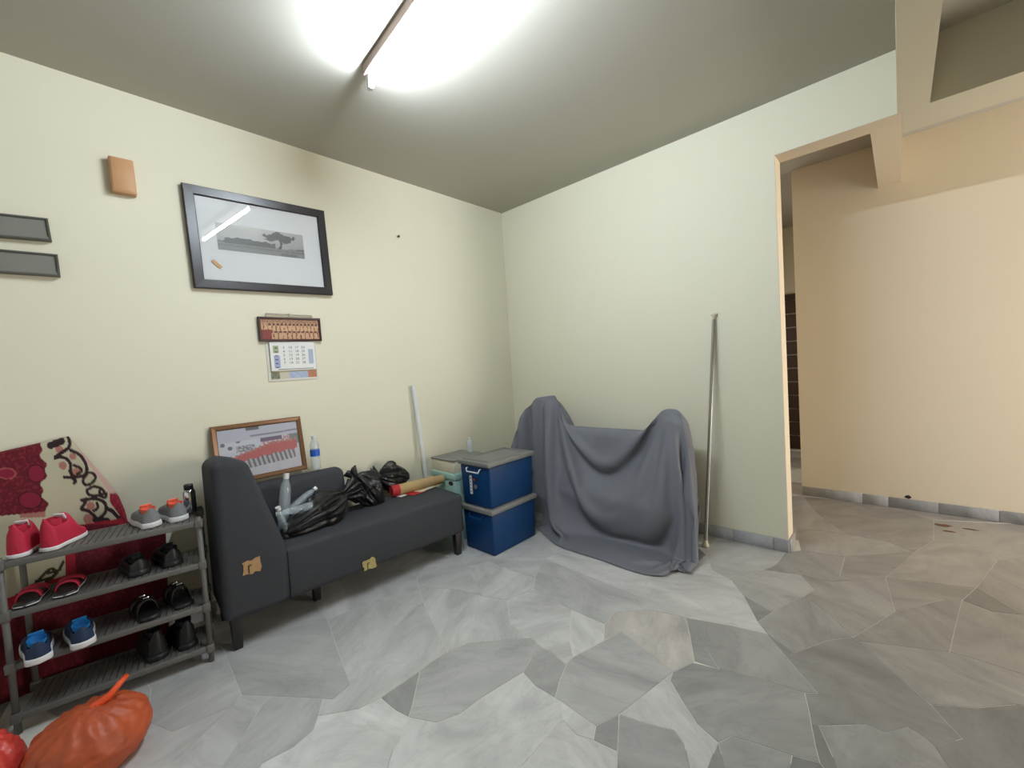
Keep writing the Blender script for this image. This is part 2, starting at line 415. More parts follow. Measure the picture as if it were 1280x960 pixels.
def slab(poly, tone, warm, ztop, gap):
    q = inset(poly, gap)
    if area2(q) < 0.0006: return
    cx = sum(p[0] for p in q)/len(q); cy = sum(p[1] for p in q)/len(q)
    bm = NB(); prism(bm, [(x-cx, y-cy) for x,y in q], -0.0040, 0.0)
    o = obj('marble_slab', bm, M['marble'], floor); o.location = (cx, cy, ztop + random.uniform(-0.0003, 0.0))
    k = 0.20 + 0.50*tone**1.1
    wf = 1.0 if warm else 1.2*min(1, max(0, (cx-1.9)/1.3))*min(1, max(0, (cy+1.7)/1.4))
    if cx > 2.2: k *= 1-0.34*min(1, (cx-2.2)/0.7)  # lens vignette put into the slab colour, darker towards the right
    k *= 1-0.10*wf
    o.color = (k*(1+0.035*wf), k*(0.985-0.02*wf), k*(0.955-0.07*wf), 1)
SLABS=[
(.45,0,"0.891,-2.877 1.006,-2.797 1.216,-2.648 1.255,-2.623 1.231,-2.531 0.966,-2.466 0.638,-2.378 0.008,-2.319 -0.781,-2.469 -0.266,-2.905 0.445,-2.846"),
(.6,0,"0.891,-2.877 0.445,-2.846 -0.266,-2.905 -0.196,-3.241 0.491,-3.146 0.741,-3.183 0.893,-3.124 0.936,-2.916"),
(.62,0,"0.936,-2.916 1.080,-3.157 1.114,-3.253 1.255,-3.205 1.270,-3.052 1.197,-2.978 1.037,-2.835 1.006,-2.797 0.891,-2.877"),
(.66,0,"0.893,-3.124 0.741,-3.183 0.660,-3.336 0.816,-3.384 1.114,-3.253 1.080,-3.157 0.936,-2.916"),
(.5,0,"-0.199,-3.484 0.163,-3.526 0.660,-3.336 0.741,-3.183 0.491,-3.146 -0.196,-3.241"),
(.55,0,"1.006,-2.797 1.037,-2.835 1.197,-2.978 1.270,-3.052 1.407,-3.011 1.348,-2.925 1.368,-2.826 1.350,-2.742 1.296,-2.701 1.216,-2.648"),
(.8,0,"1.350,-2.742 1.368,-2.826 1.348,-2.925 1.407,-3.011 1.681,-2.852 1.761,-2.667 1.688,-2.592 1.667,-2.545 1.601,-2.462 1.530,-2.478 1.416,-2.483 1.395,-2.576 1.296,-2.701"),
(.58,0,"1.296,-2.701 1.395,-2.576 1.416,-2.483 1.418,-2.282 1.410,-2.222 1.418,-2.116 1.003,-1.955 0.755,-1.837 0.654,-2.164 0.638,-2.378 0.966,-2.466 1.231,-2.531 1.255,-2.623 1.216,-2.648"),
(.2,0,"1.530,-2.478 1.601,-2.462 1.557,-2.414 1.418,-2.282 1.416,-2.483"),
(.45,0,"1.557,-2.414 1.601,-2.462 1.711,-2.408 1.754,-2.319 1.761,-2.215 1.805,-1.986 1.772,-1.885 1.782,-1.805 1.677,-1.779 1.448,-2.010 1.418,-2.116 1.410,-2.222 1.418,-2.282"),
(.25,0,"1.805,-1.986 1.900,-2.014 2.008,-2.013 1.965,-1.921 1.933,-1.827 1.828,-1.799 1.782,-1.805 1.772,-1.885"),
(.42,0,"1.959,-1.661 1.929,-1.763 1.933,-1.827 1.965,-1.921 2.008,-2.013 2.041,-2.013 2.212,-2.024 2.256,-1.922 2.330,-1.574 2.013,-1.458"),
(.72,0,"1.761,-2.215 1.754,-2.319 1.711,-2.408 1.601,-2.462 1.667,-2.545 1.688,-2.592 1.761,-2.667 2.109,-2.466 2.098,-2.336 2.099,-2.082 2.041,-2.013 2.008,-2.013 1.900,-2.014 1.805,-1.986"),
(.68,0,"2.099,-2.082 2.174,-2.104 2.238,-2.082 2.212,-2.024 2.041,-2.013"),
(.2,0,"2.238,-2.082 2.328,-2.067 2.256,-1.922 2.212,-2.024"),
(.66,0,"2.098,-2.336 2.109,-2.466 2.283,-2.354 2.394,-2.198 2.328,-2.067 2.238,-2.082 2.174,-2.104 2.099,-2.082"),
(.38,0,"2.328,-2.067 2.394,-2.198 2.599,-2.062 2.567,-2.006 2.500,-1.891 2.450,-1.859 2.357,-1.897 2.256,-1.922"),
(.74,0,"2.256,-1.922 2.357,-1.897 2.450,-1.859 2.500,-1.891 2.567,-2.006 2.599,-2.062 2.614,-2.049 2.593,-1.924 2.590,-1.810 2.503,-1.776 2.416,-1.699 2.340,-1.626 2.330,-1.574"),
(.36,0,"2.340,-1.626 2.416,-1.699 2.503,-1.776 2.590,-1.810 2.619,-1.752 2.709,-1.726 2.797,-1.705 2.872,-1.678 2.850,-1.607 2.826,-1.511 2.811,-1.449 2.786,-1.363 2.628,-1.388 2.481,-1.431 2.377,-1.461 2.330,-1.574"),
(.28,0,"2.590,-1.810 2.593,-1.924 2.614,-2.049 2.684,-1.991 2.629,-1.883"),
(.5,0,"2.629,-1.883 2.684,-1.991 2.805,-1.891 2.803,-1.812 2.797,-1.705 2.709,-1.726 2.619,-1.752 2.590,-1.810"),
(.22,0,"2.803,-1.812 2.805,-1.891 2.952,-1.770 2.872,-1.678 2.797,-1.705"),
(.24,0,"2.850,-1.607 2.872,-1.678 2.952,-1.770 2.961,-1.762 2.918,-1.662 2.850,-1.510 2.826,-1.511"),
(.52,0,"2.918,-1.662 2.961,-1.762 3.218,-1.579 3.193,-1.457 3.157,-1.366 3.132,-1.338 3.091,-1.320 3.032,-1.398 2.979,-1.397 2.850,-1.510"),
(.42,0,"2.825,-1.332 2.786,-1.363 2.811,-1.449 2.826,-1.511 2.850,-1.510 2.979,-1.397 3.032,-1.398 3.091,-1.320 3.132,-1.338 3.157,-1.366 3.230,-1.271 3.156,-1.140 2.931,-0.854 2.906,-0.829 2.815,-0.929 2.713,-1.120 2.592,-1.047"),
(.45,0,"2.592,-1.047 2.713,-1.120 2.815,-0.929 2.906,-0.829 2.801,-0.692 2.672,-0.561 2.624,-0.667 2.568,-0.831 2.529,-0.965"),
(.38,0,"2.302,-1.284 2.412,-1.354 2.481,-1.431 2.628,-1.388 2.786,-1.363 2.825,-1.332 2.592,-1.047 2.445,-1.079 2.229,-1.149"),
(.22,0,"2.379,-1.447 2.481,-1.431 2.412,-1.354 2.302,-1.284"),
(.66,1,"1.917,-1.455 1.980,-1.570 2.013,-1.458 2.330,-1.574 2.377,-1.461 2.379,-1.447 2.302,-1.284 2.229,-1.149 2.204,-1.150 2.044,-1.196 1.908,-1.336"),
(.8,0,"1.844,-1.674 1.929,-1.763 1.959,-1.661 1.980,-1.570 1.917,-1.455 1.704,-1.451"),
(.6,0,"1.527,-1.769 1.677,-1.779 1.782,-1.805 1.828,-1.799 1.933,-1.827 1.929,-1.763 1.844,-1.674 1.704,-1.451 1.554,-1.441 1.379,-1.403 1.338,-1.602"),
(.72,0,"2.204,-1.150 2.229,-1.149 2.445,-1.079 2.592,-1.047 2.529,-0.965 2.413,-0.753 2.307,-0.609 2.064,-0.661 1.911,-0.860 1.926,-1.113 2.044,-1.196"),
(.24,0,"2.529,-0.965 2.568,-0.831 2.413,-0.753"),
(.55,0,"2.413,-0.753 2.568,-0.831 2.624,-0.667 2.672,-0.561 2.707,-0.452 2.615,-0.302 2.432,-0.359 2.307,-0.609"),
(.55,0,"2.432,-0.359 2.477,-0.248 2.490,-0.011 2.392,0.077 2.089,0.007 2.029,-0.254 2.174,-0.543 2.307,-0.609"),
(.38,0,"2.477,-0.248 2.432,-0.359 2.615,-0.302 2.769,-0.296 2.801,-0.180 2.802,0.120 2.566,0.072 2.490,-0.011"),
(.55,0,"2.707,-0.452 2.672,-0.561 2.801,-0.692 2.906,-0.829 3.052,-0.459 3.007,-0.066 2.769,-0.296 2.615,-0.302"),
(.5,0,"2.801,-0.180 2.769,-0.296 3.007,-0.066 3.140,0.443 2.802,0.120"),
(.55,0,"2.802,0.120 3.140,0.443 3.008,0.550 2.777,0.562 2.474,0.488 2.566,0.072"),
(.5,0,"3.008,0.550 3.140,0.443 3.243,0.743 3.262,1.205 2.891,1.411 2.392,1.365 2.546,0.954 2.777,0.562"),
(.4,0,"2.474,0.488 2.777,0.562 2.546,0.954 2.392,1.365 2.139,1.210 2.321,0.588"),
(.62,0,"3.007,-0.066 3.381,0.064 3.517,0.570 3.799,0.903 3.780,1.432 3.262,1.205 3.243,0.743 3.140,0.443"),
(.5,0,"3.381,0.064 3.516,-0.145 3.578,-0.271 3.778,0.304 3.799,0.903 3.517,0.570"),
(.25,0,"3.315,-0.134 3.414,-0.187 3.516,-0.145 3.381,0.064"),
(.55,0,"3.052,-0.459 3.244,-0.177 3.315,-0.134 3.381,0.064 3.007,-0.066"),
(.48,0,"2.931,-0.854 2.954,-0.837 3.233,-0.711 3.271,-0.427 3.315,-0.134 3.244,-0.177 3.052,-0.459 2.906,-0.829"),
(.52,0,"3.271,-0.427 3.233,-0.711 3.324,-0.704 3.444,-0.717 3.622,-0.616 3.578,-0.271 3.516,-0.145 3.414,-0.187 3.315,-0.134"),
(.62,0,"3.156,-1.140 3.280,-1.064 3.393,-0.951 3.586,-0.888 3.622,-0.616 3.444,-0.717 3.324,-0.704 3.233,-0.711 2.954,-0.837 2.931,-0.854"),
(.33,0,"3.230,-1.271 3.157,-1.366 3.193,-1.457 3.218,-1.579 3.481,-1.333 3.586,-0.888 3.393,-0.951 3.280,-1.064 3.156,-1.140"),
(.5,0,"1.305,-1.298 1.379,-1.403 1.554,-1.441 1.704,-1.451 1.917,-1.455 1.908,-1.336 2.044,-1.196 1.926,-1.113 1.881,-1.103 1.541,-1.077 1.182,-1.051"),
(.66,0,"1.541,-1.077 1.881,-1.103 1.926,-1.113 1.911,-0.860 1.744,-0.684 1.296,-0.588 1.182,-1.051"),
(.62,0,"1.911,-0.860 2.064,-0.661 2.307,-0.609 2.174,-0.543 2.029,-0.254 2.089,0.007 1.746,0.211 0.967,-0.061 1.296,-0.588 1.744,-0.684"),
(.6,0,"1.134,-1.316 1.305,-1.298 1.182,-1.051 1.296,-0.588 0.967,-0.061 0.827,-0.815 0.877,-1.312"),
(.66,0,"1.187,-1.659 1.338,-1.602 1.379,-1.403 1.305,-1.298 1.134,-1.316 0.877,-1.312 0.807,-1.451 0.927,-1.519"),
(.6,0,"1.003,-1.955 1.418,-2.116 1.448,-2.010 1.677,-1.779 1.527,-1.769 1.338,-1.602 1.187,-1.659 0.999,-1.706 0.755,-1.837"),
(.55,0,"0.999,-1.706 1.187,-1.659 0.927,-1.519 0.807,-1.451 0.429,-1.451 0.651,-1.772 0.755,-1.837"),
(.6,0,"0.638,-2.378 0.654,-2.164 0.755,-1.837 0.651,-1.772 0.208,-1.770 0.008,-2.319"),
(.6,0,"0.429,-1.451 0.807,-1.451 0.877,-1.312 0.827,-0.815 0.060,-0.644 -0.133,-1.254 0.208,-1.770 0.651,-1.772")]

traced = []
for tone, warm, s in SLABS:
    p = [tuple(map(float, q.split(','))) for q in s.split()]
    p = clip(p, -1, 0, -0.004)
    if min(q[0] for q in p) < XJ-0.3 and max(q[1] for q in p) > 0 and max(q[0] for q in p) < XJ+0.02: p = clip(p, 0, 1, -0.002)
    if len(p) < 3: continue
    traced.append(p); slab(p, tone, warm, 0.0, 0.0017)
seeds = []
for i in range(13):
    for j in range(15):
        x = 0.25+i*0.49+random.uniform(-0.2,0.2); y = -5.4+j*0.48+random.uniform(-0.2,0.2)
        if 0 < x < XR and y < YE-0.05: seeds.append((x, y))
for i in range(3):
    for j in range(4): seeds.append((1.45+i*0.42+random.uniform(-0.12,0.12), 1.65+j*0.52+random.uniform(-0.15,0.15)))
for s in seeds:
    p = [(s[0]-0.9,s[1]-0.9),(s[0]+0.9,s[1]-0.9),(s[0]+0.9,s[1]+0.9),(s[0]-0.9,s[1]+0.9)]
    for t in seeds:
        if t is s or abs(t[0]-s[0]) > 1.8 or abs(t[1]-s[1]) > 1.8: continue
        dx, dy = t[0]-s[0], t[1]-s[1]
        p = clip(p, dx, dy, (t[0]**2+t[1]**2-s[0]**2-s[1]**2)/2)
    p = clip(p, -1, 0, -0.004); p = clip(p, 1, 0, XR-0.004); p = clip(p, 0, -1, -YF-0.004)
    if len(p) < 3: continue
    cx = sum(q[0] for q in p)/len(p); cy = sum(q[1] for q in p)/len(p)
    if any(inside((cx, cy), t) for t in traced): continue
    if cy < 0.05 and cx < XJ: p = clip(p, 0, 1, -0.004)
    if cx > 2.45: p = clip(p, 0, 1, YE-0.004)
    if len(p) < 3: continue
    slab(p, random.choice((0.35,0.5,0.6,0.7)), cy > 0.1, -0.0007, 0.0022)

# skirting of marble tiles
def skirting(name, segs, m):
    root = tag(link_mesh(name, bpy.data.meshes.new(name)), kind='structure')
    bm = NB(); m(bm, segs[0], segs[-1], 0.0, 0.084, True); bm.to_mesh(root.data); bm.free(); root.data.materials.append(M['grout'])
    for a, b in zip(segs, segs[1:]):
        bm = NB(); m(bm, a+0.0012, b-0.0012, 0.0, 0.086, False)
        o = obj('skirting_tile', bm, M['skirt'], root); bevel_mod(o, 0.002, 1)
        k = random.uniform(0.30, 0.46); o.color = (k, k*0.99, k*1.0, 1)
skirting('baseboard_back', [0.0,0.42,0.86,1.27,1.72,2.16,2.42,2.521], lambda bm,a,b,z0,z1,c: box(bm, a, b, (-0.008 if c else -0.015), 0.0, z0, z1))
skirting('baseboard_left', [-5.5,-5.0,-4.45,-3.9,-3.4,-2.85,-2.3,-1.8,-1.2,-0.7,-0.016], lambda bm,a,b,z0,z1,c: box(bm, 0.0, (0.008 if c else 0.015), a, b, z0, z1))
skirting('baseboard_far', [2.385,2.83,3.0,3.3,3.62,3.95,4.4,4.9,5.5,6.19], lambda bm,a,b,z0,z1,c: box(bm, a, b, YE-(0.008 if c else 0.015), YE, z0, z1))
skirting('baseboard_jamb', [-0.016,0.165], lambda bm,a,b,z0,z1,c: box(bm, XJ+0.003, XJ+(0.010 if c else 0.018), a, b, z0, z1))

# ------------------------------------------------------------------ cloth draping (a small position-based solver)
def capsule(P, Q, a, b, r, fr=0.5):
    a = np.array(a, float); b = np.array(b, float); ab = b-a
    t = np.clip(((P-a)@ab)/max(ab@ab, 1e-9), 0, 1)[..., None]
    d = P-(a+t*ab); l = np.sqrt((d*d).sum(-1, keepdims=True))+1e-9
    m = (l < r)[..., 0]
    if m.any():
        P[m] = (a+t*ab)[m] + d[m]/l[m]*r; Q[m] = Q[m]*(1-fr)+P[m]*fr
def grid_mesh(name, P, material, parent=None, solid=0.0, levels=1, closed=False):
    ny, nx = P.shape[:2]
    faces = [(j*nx+i, j*nx+i+1, (j+1)*nx+i+1, (j+1)*nx+i) for j in range(ny-1) for i in range(nx-1)]
    me = bpy.data.meshes.new(name); me.from_pydata([tuple(map(float, v)) for v in P.reshape(-1, 3)], [], faces)
    for p in me.polygons: p.use_smooth = True
    me.materials.append(material); o = link_mesh(name, me, parent)
    if solid:
        s = o.modifiers.new('thickness', 'SOLIDIFY'); s.thickness = solid; s.offset = -1
    if levels:
        s = o.modifiers.new('smooth', 'SUBSURF'); s.levels = levels; s.render_levels = levels
    return o

# grey tailored cover thrown over a tall machine (handlebars left, saddle in the middle, seat post right)
RIDGE = [(.24,.30),(.27,.55),(.33,.78),(.47,1.0),(.64,1.11),(.86,1.135),(.93,1.06),(1.03,.955),(1.18,.925),(1.58,.915),(1.72,.965),(1.83,1.035),(1.93,1.03),(2.0,.95),(2.035,.75),(2.05,.45),(2.06,.16)]
def resample(pl, n):
    pl = np.array(pl, float); s = np.concatenate([[0], np.cumsum(np.sqrt(((pl[1:]-pl[:-1])**2).sum(1)))])
    q = np.linspace(0, s[-1], n); return np.stack([np.interp(q, s, pl[:, k]) for k in range(pl.shape[1])], 1), s[-1]
def relax(P, Lh, Lv, Ld, pins, steps, collide, iters=12, damp=0.97, bend=0.12):
    """position-based cloth with its own rest length on every edge; pins stay where they are"""
    Q = P.copy(); P0 = P.copy(); g = 9.8*(1/60.0)**2*0.5
    def con(a, b, L, k):
        d = b-a; l = np.sqrt((d*d).sum(-1))+1e-9
        c = d*(0.5*k*(l-L)/l)[..., None]; a += c; b -= c
    for s in range(steps):
        V = (P-Q)*damp; Q = P.copy(); P = P+V; P[..., 2] -= g
        for it in range(iters):
            for o in (0, 1):
                n = (P.shape[1]-o)//2*2; con(P[:, o:o+n:2], P[:, o+1:o+n:2], Lh[:, o:o+n-1:2], 1.0)
                n = (P.shape[0]-o)//2*2; con(P[o:o+n:2], P[o+1:o+n:2], Lv[o:o+n-1:2], 1.0)
            for o in (0, 1):
                A, B = P[o:-1:2], P[o+1::2]
                con(A[:, :-1], B[:A.shape[0], 1:], Ld[o::2], 0.25); con(A[:, 1:], B[:A.shape[0], :-1], Ld[o::2], 0.25)
            if it % 4 == 0:
                d = P[:, 2:]-P[:, :-2]; l = np.sqrt((d*d).sum(-1))+1e-9; R2 = Lh[:, 1:]+Lh[:, :-1]
                c = d*(0.5*bend*np.minimum(l-R2, 0)/l)[..., None]; P[:, :-2] += c; P[:, 2:] -= c
                d = P[2:]-P[:-2]; l = np.sqrt((d*d).sum(-1))+1e-9; R2 = Lv[1:]+Lv[:-1]
                c = d*(0.5*bend*np.minimum(l-R2, 0)/l)[..., None]; P[:-2] += c; P[2:] -= c
            collide(P, Q)
            P[pins] = P0[pins]
    return P
def cover_collide(P, Q):
    capsule(P, Q, (0.95,-0.40,0.30), (1.80,-0.42,0.30), 0.13, 0.3)
    capsule(P, Q, (0.80,-0.36,0.30), (0.80,-0.34,1.00), 0.09, 0.3)
    capsule(P, Q, (1.02,-0.36,0.80), (1.62,-0.36,0.80), 0.06, 0.3)
    capsule(P, Q, (1.88,-0.34,0.20), (1.90,-0.34,0.92), 0.09, 0.3)
    m = P[..., 2] < 0.006
    if m.any(): P[..., 2][m] = 0.006; Q[m] = Q[m]*0.3+P[m]*0.7
    P[..., 1] = np.minimum(P[..., 1], -0.03); P[..., 0] = np.maximum(P[..., 0], 0.03)
    P[..., 0] = np.minimum(P[..., 0], 1.985+0.045*np.clip(P[..., 2], 0, 1.2)+np.clip(-0.26-P[..., 1], 0, 0.12))     # clear of the pole
    m = (P[..., 0] < 0.925) & (P[..., 1] < -0.735) & (P[..., 2] < 0.74)       # the blue boxes stand against its left end
    if m.any():
        dx = 0.925-P[..., 0]; dy = P[..., 1]+0.735
        sx = m & (dx < -dy); sy = m & ~sx
        P[..., 0][sx] = 0.925; P[..., 1][sy] = -0.735
NXC, NB_, NF = 96, 12, 50
rid, LT = resample(RIDGE, NXC)
P = np.zeros((NB_+NF, NXC, 3)); rows = np.concatenate([-np.linspace(1, 0.08, NB_), np.linspace(0, 1, NF)])
Lh = np.zeros((NB_+NF, NXC-1)); seg = LT/(NXC-1)
for j, w in enumerate(rows):
    for i in range(NXC):
        x, z = rid[i]
        flap = -0.03 + 0.25*math.exp(-((x-1.84)/.22)**2)
        swag = 1.0 + 0.30*math.exp(-((x-1.36)/.33)**2)
        if w < 0:
            dep = 0.55*z; P[j, i] = (x, -0.33-0.16*w*-1*-1*0.9+0.0, z+dep*w); P[j, i, 1] = -0.34+0.20*(-w)
        else:
            dep = (z*1.05+flap)*w*swag; zz = z-dep*0.96
            y = -0.34-0.30*min(dep, z)/max(z, .3)*min(1, z/.6)
            if zz < 0.008: y -= (0.008-zz); zz = 0.008
            P[j, i] = (x, y, zz)
    Lh[j] = seg*(1.13-0.24*abs(w))
P[..., 1] = np.minimum(P[..., 1], -0.03)
P[..., 1] += 0.014*np.sin(P[..., 0]*23+P[..., 2]*8)+0.010*np.sin(P[..., 0]*11-P[..., 2]*17)-0.024
Lv = np.sqrt(((P[1:]-P[:-1])**2).sum(-1))
Ld = np.sqrt(((Lh[:-1]+Lh[1:])/2)**2+((Lv[:, 1:]+Lv[:, :-1])/2)**2)
pins = np.zeros(P.shape[:2], bool)
for i in range(NXC):
    x, z = rid[i]
    if x < .87 and z > .4 or 1.80 < x < 1.96: pins[NB_, i] = True
    if .60 < x < .86 or 1.84 < x < 1.94: pins[NB_-1:NB_+3, i] = True
P = relax(P, Lh, Lv, Ld, pins, 200, cover_collide)
c = grid_mesh('dust_cover', P-np.array([1.2,-0.4,0]), M['cover'], None, 0.002, 2)
c.location = (1.2, -0.4, 0)
tag(c, 'big grey cloth cover draped over a tall machine in the corner, hem crumpled on floor', 'cover')

# ------------------------------------------------------------------ sofa
t = thing('chaise_sofa', (0.535, -2.84, 0), 'charcoal grey upholstered chaise sofa with torn tan patches along the left wall', 'sofa', rotz=radians(90-4.3))
bm = NB(); box(bm, 0.02, 1.525, 0.0, 0.47, 0.165, 0.462); seat = obj('seat', bm, M['sofa'], t); bevel_mod(seat, 0.035, 4)
bm = NB()
pr = [(-0.008,0.16),(0.30,0.16),(0.312,0.46),(0.155,0.99),(0.06,1.02),(-0.008,1.0)]
a = [bm.verts.new((x,-0.006,z)) for x,z in pr]; b = [bm.verts.new((x,0.415,z-0.03*(z>0.5))) for x,z in pr]
bm.faces.new(a); bm.faces.new(b[::-1])
for i in range(len(pr)): bm.faces.new((a[i], b[i], b[(i+1)%len(pr)], a[(i+1)%len(pr)]))
bmesh.ops.recalc_face_normals(bm, faces=bm.faces)
arm = obj('end_rest', bm, M['sofa'], t); bevel_mod(arm, 0.042, 5)
bm = NB()
frustum(bm, [(0.20,0.325,0.44),(0.80,0.325,0.44),(0.80,0.475,0.44),(0.20,0.475,0.44)], [(0.20,0.355,0.775),(0.785,0.355,0.775),(0.785,0.475,0.775),(0.20,0.475,0.775)])
br = obj('backrest', bm, M['sofa'], t); bevel_mod(br, 0.045, 5)
for x, y in ((0.045,0.045),(1.47,0.045),(0.045,0.43),(1.47,0.43),(0.50,0.22)):
    bm = NB(); r = 0.027
    frustum(bm, [(x-r*.75,y-r*.75,0),(x+r*.75,y-r*.75,0),(x+r*.75,y+r*.75,0),(x-r*.75,y+r*.75,0)], [(x-r,y-r,0.17),(x+r,y-r,0.17),(x+r,y+r,0.17),(x-r,y+r,0.17)])
    o = obj('leg', bm, M['blackleg'], t); bevel_mod(o, 0.004, 2)
def torn(x0, x1, z0, z1, m, seed, name='torn_patch', lab=None):
    """ragged bare patch standing slightly proud of the upholstery, with a dark slit"""
    rnd = random.Random(seed); pts = []
    for (ax, az), (bx, bz) in (((x0,z0),(x1,z0)),((x1,z0),(x1,z1)),((x1,z1),(x0,z1)),((x0,z1),(x0,z0))):
        for k in range(4):
            s = k/4; pts.append((ax+(bx-ax)*s+rnd.uniform(-.006,.006), az+(bz-az)*s+rnd.uniform(-.007,.007)))
    bm = NB(); prism(bm, pts, 0.0, 0.004)
    bmesh.ops.transform(bm, matrix=Matrix(((1,0,0,0),(0,0,-1,-0.005),(0,1,0,0),(0,0,0,1))), verts=bm.verts)
    o = obj(name, bm, m, t); tag(o, lab)
    bm = NB(); box(bm, x0+0.024, x0+0.029, -0.011, -0.008, z0+0.004, z0+0.045); box(bm, x0+0.024, x0+0.040, -0.011, -0.008, z0+0.042, z0+0.047)
    s = obj('slit', bm, M['hole'], o)
torn(0.089, 0.169, 0.392, 0.464, M['foam2'], 3, lab='tan torn patch low on the end rest')
torn(0.722, 0.802, 0.168, 0.238, M['foam'], 5, lab='yellow torn patch at the lower edge of the seat')
bm = NB(); tube(bm, [(0.303,-0.004,0.17),(0.306,-0.006,0.30),(0.309,-0.006,0.455)], 0.003, 6); obj('seam', bm, M['black'], t, True)

# ------------------------------------------------------------------ blue storage boxes
def storage_box(z0, label, sticker):
    t = thing('storage_box', (0.713, -1.002, z0), label, 'storage box', 'blue storage boxes with grey lids')
    hb = 0.312; hx, hy = 0.163, 0.248
    bm = NB()
    q = lambda a, b, z: [(-a,-b,z),(a,-b,z),(a,b,z),(-a,b,z)]
    frustum(bm, q(hx-.008, hy-.010, 0.0), q(hx, hy, hb))
    o = obj('body', bm, M['blue'], t); bevel_mod(o, 0.012, 3)
    bm = NB(); frustum(bm, q(hx+.014, hy+.014, hb), q(hx+.013, hy+.013, hb+.035)); lid = obj('lid', bm, M['lid'], t); bevel_mod(lid, 0.008, 3)
    tag(lid, 'grey lid')
    bm = NB(); frame_ring(bm, 2*hx-.03, 2*hy-.03, 0.012, hb+.034, hb+.041, 0.002); obj('lid_rim', bm, M['lid'], lid)
    bm = NB(); frame_ring(bm, 2*hx-.09, 2*hy-.09, 0.008, hb+.034, hb+.038, 0.002); obj('lid_rib', bm, M['lid'], lid)
    for s in (-1, 1):
        bm = NB(); tube(bm, [(-.075,s*(hy-.004),hb-.018),(-.073,s*(hy+.016),hb-.022),(-.066,s*(hy+.019),hb-.045),(.066,s*(hy+.019),hb-.045),(.073,s*(hy+.016),hb-.022),(.075,s*(hy-.004),hb-.018)], 0.0055, 8)
        h = obj('handle', bm, M['white'] if sticker else M['blue'], t, True); tag(h, 'pale grip handle' if sticker else None)
    if sticker:
        bm = NB(); box(bm, -.058, -.034, -hy-.0032, -hy+.002, 0.090, 0.232); o = obj('label_strip', bm, M['white'], t); tag(o, 'upright white sticker strip')
        bm = NB()
        for zz in (0.105,0.13,0.155,0.18,0.205): box(bm, -.052, -.041, -hy-.0040, -hy-.003, zz, zz+.012)
        obj('label_print', bm, M['lid'], o)
        bm = NB(); lathe(bm, [(0.0165,0),(0.0165,0.004)], 18, m=Matrix.Translation((0.004,-hy+.0015,0.152)) @ Matrix.Rotation(pi/2, 4, 'X')); obj('round_mark', bm, M['lid'], t)
        bm = NB(); lathe(bm, [(0.009,0),(0.009,0.004)], 14, m=Matrix.Translation((-0.006,-hy+.0005,0.205)) @ Matrix.Rotation(pi/2, 4, 'X')); o = obj('red_mark', bm, M['redink'], t)
    return t
storage_box(0.0, 'lower blue plastic storage box with grey lid, on the floor under the other', False)
storage_box(0.3545, 'upper blue plastic storage box with white handle and sticker, stacked on the other', True)

# mint and cream card boxes behind the blue ones
t = thing('archive_box', (0.285, -1.03, 0), 'mint green card file box with black finger hole, behind the blue boxes', 'box')
bm = NB(); box(bm, -0.15, 0.15, -0.19, 0.19, 0, 0.505); o = obj('body', bm, M['mint'], t); bevel_mod(o, 0.004, 2)
bm = NB(); box(bm, -0.157, 0.157, -0.197, 0.197, 0.505, 0.560); o = obj('lid', bm, M['mint'], t); bevel_mod(o, 0.006, 2)
bm = NB(); lathe(bm, [(0.022,0),(0.022,0.004)], 18, m=Matrix.Translation((0.095,-0.189,0.475)) @ Matrix.Rotation(pi/2, 4, 'X') @ Matrix.Diagonal((1.3,0.8,1,1))); obj('finger_hole', bm, M['hole'], t)
t = thing('card_box', (0.285, -1.03, 0.5605), 'cream card box lying on the mint file box beside the blue lid', 'box')
bm = NB(); box(bm, -0.15, 0.15, -0.19, 0.15, 0.0, 0.095); o = obj('body', bm, M['creambox'], t); bevel_mod(o, 0.003, 2)
bm = NB(); box(bm, -0.155, 0.155, -0.195, 0.155, 0.096, 0.108); o = obj('lid', bm, M['lid'], t); bevel_mod(o, 0.003, 2)

# ------------------------------------------------------------------ bottles
def bottle(loc, h, label, rot=(0,0,0), group='clear plastic bottles', lab=None, crumple=0.0, cap='white', seed=0, rscale=1.0):
    t = thing('plastic_bottle', loc, label, 'bottle', group); t.rotation_euler = rot
    r = 0.031*rscale; k = h/0.235
    bm = NB()
    lathe(bm, [(r*.8,0),(r*.97,.006*k),(r,.02*k),(r*.95,.04*k),(r,.06*k),(r*.95,.075*k),(r,.095*k),(r,.135*k),(r*.94,.15*k),(r*.97,.165*k),(r*.75,.19*k),(r*.45,.208*k),(r*.40,.215*k)], 18, True, True)
    if crumple:
        for v in bm.verts:
            n = noise.noise(v.co*30+Vector((seed*7,0,0))); n2 = noise.noise(v.co*55+Vector((seed*3,5,0)))
            f = 1 + crumple*(abs(n)*-1.0+0.35*n2); v.co.x *= f; v.co.y *= f*(1-crumple*0.6)
    obj('body', bm, M['pet'], t, True)
    bm = NB(); lathe(bm, [(r*.46,.213*k),(r*.46,.235*k)], 14); obj('cap', bm, M[cap], t, False)
    if lab:
        bm = NB(); lathe(bm, [(r*1.02,.095*k),(r*1.02,.140*k)], 18, False, False); o = obj('label', bm, M[lab], t, True); tag(o, 'blue wrapper label')
    return t
bottle((0.125,-2.175,0.776), 0.235, 'upright clear bottle with blue label on the backrest, right of the leaning photo', lab='bluelabel')
bottle((0.30,-0.925,0.669), 0.13, 'small clear bottle with white cap standing on the cream box behind the blue lid', group=None, rscale=0.8)
bottle((0.315,-2.475,0.492), 0.34, 'clear bottle propped up by the end rest with its white cap upwards', rot=(radians(-9),radians(-3),0), crumple=0.10, seed=1, rscale=1.15)
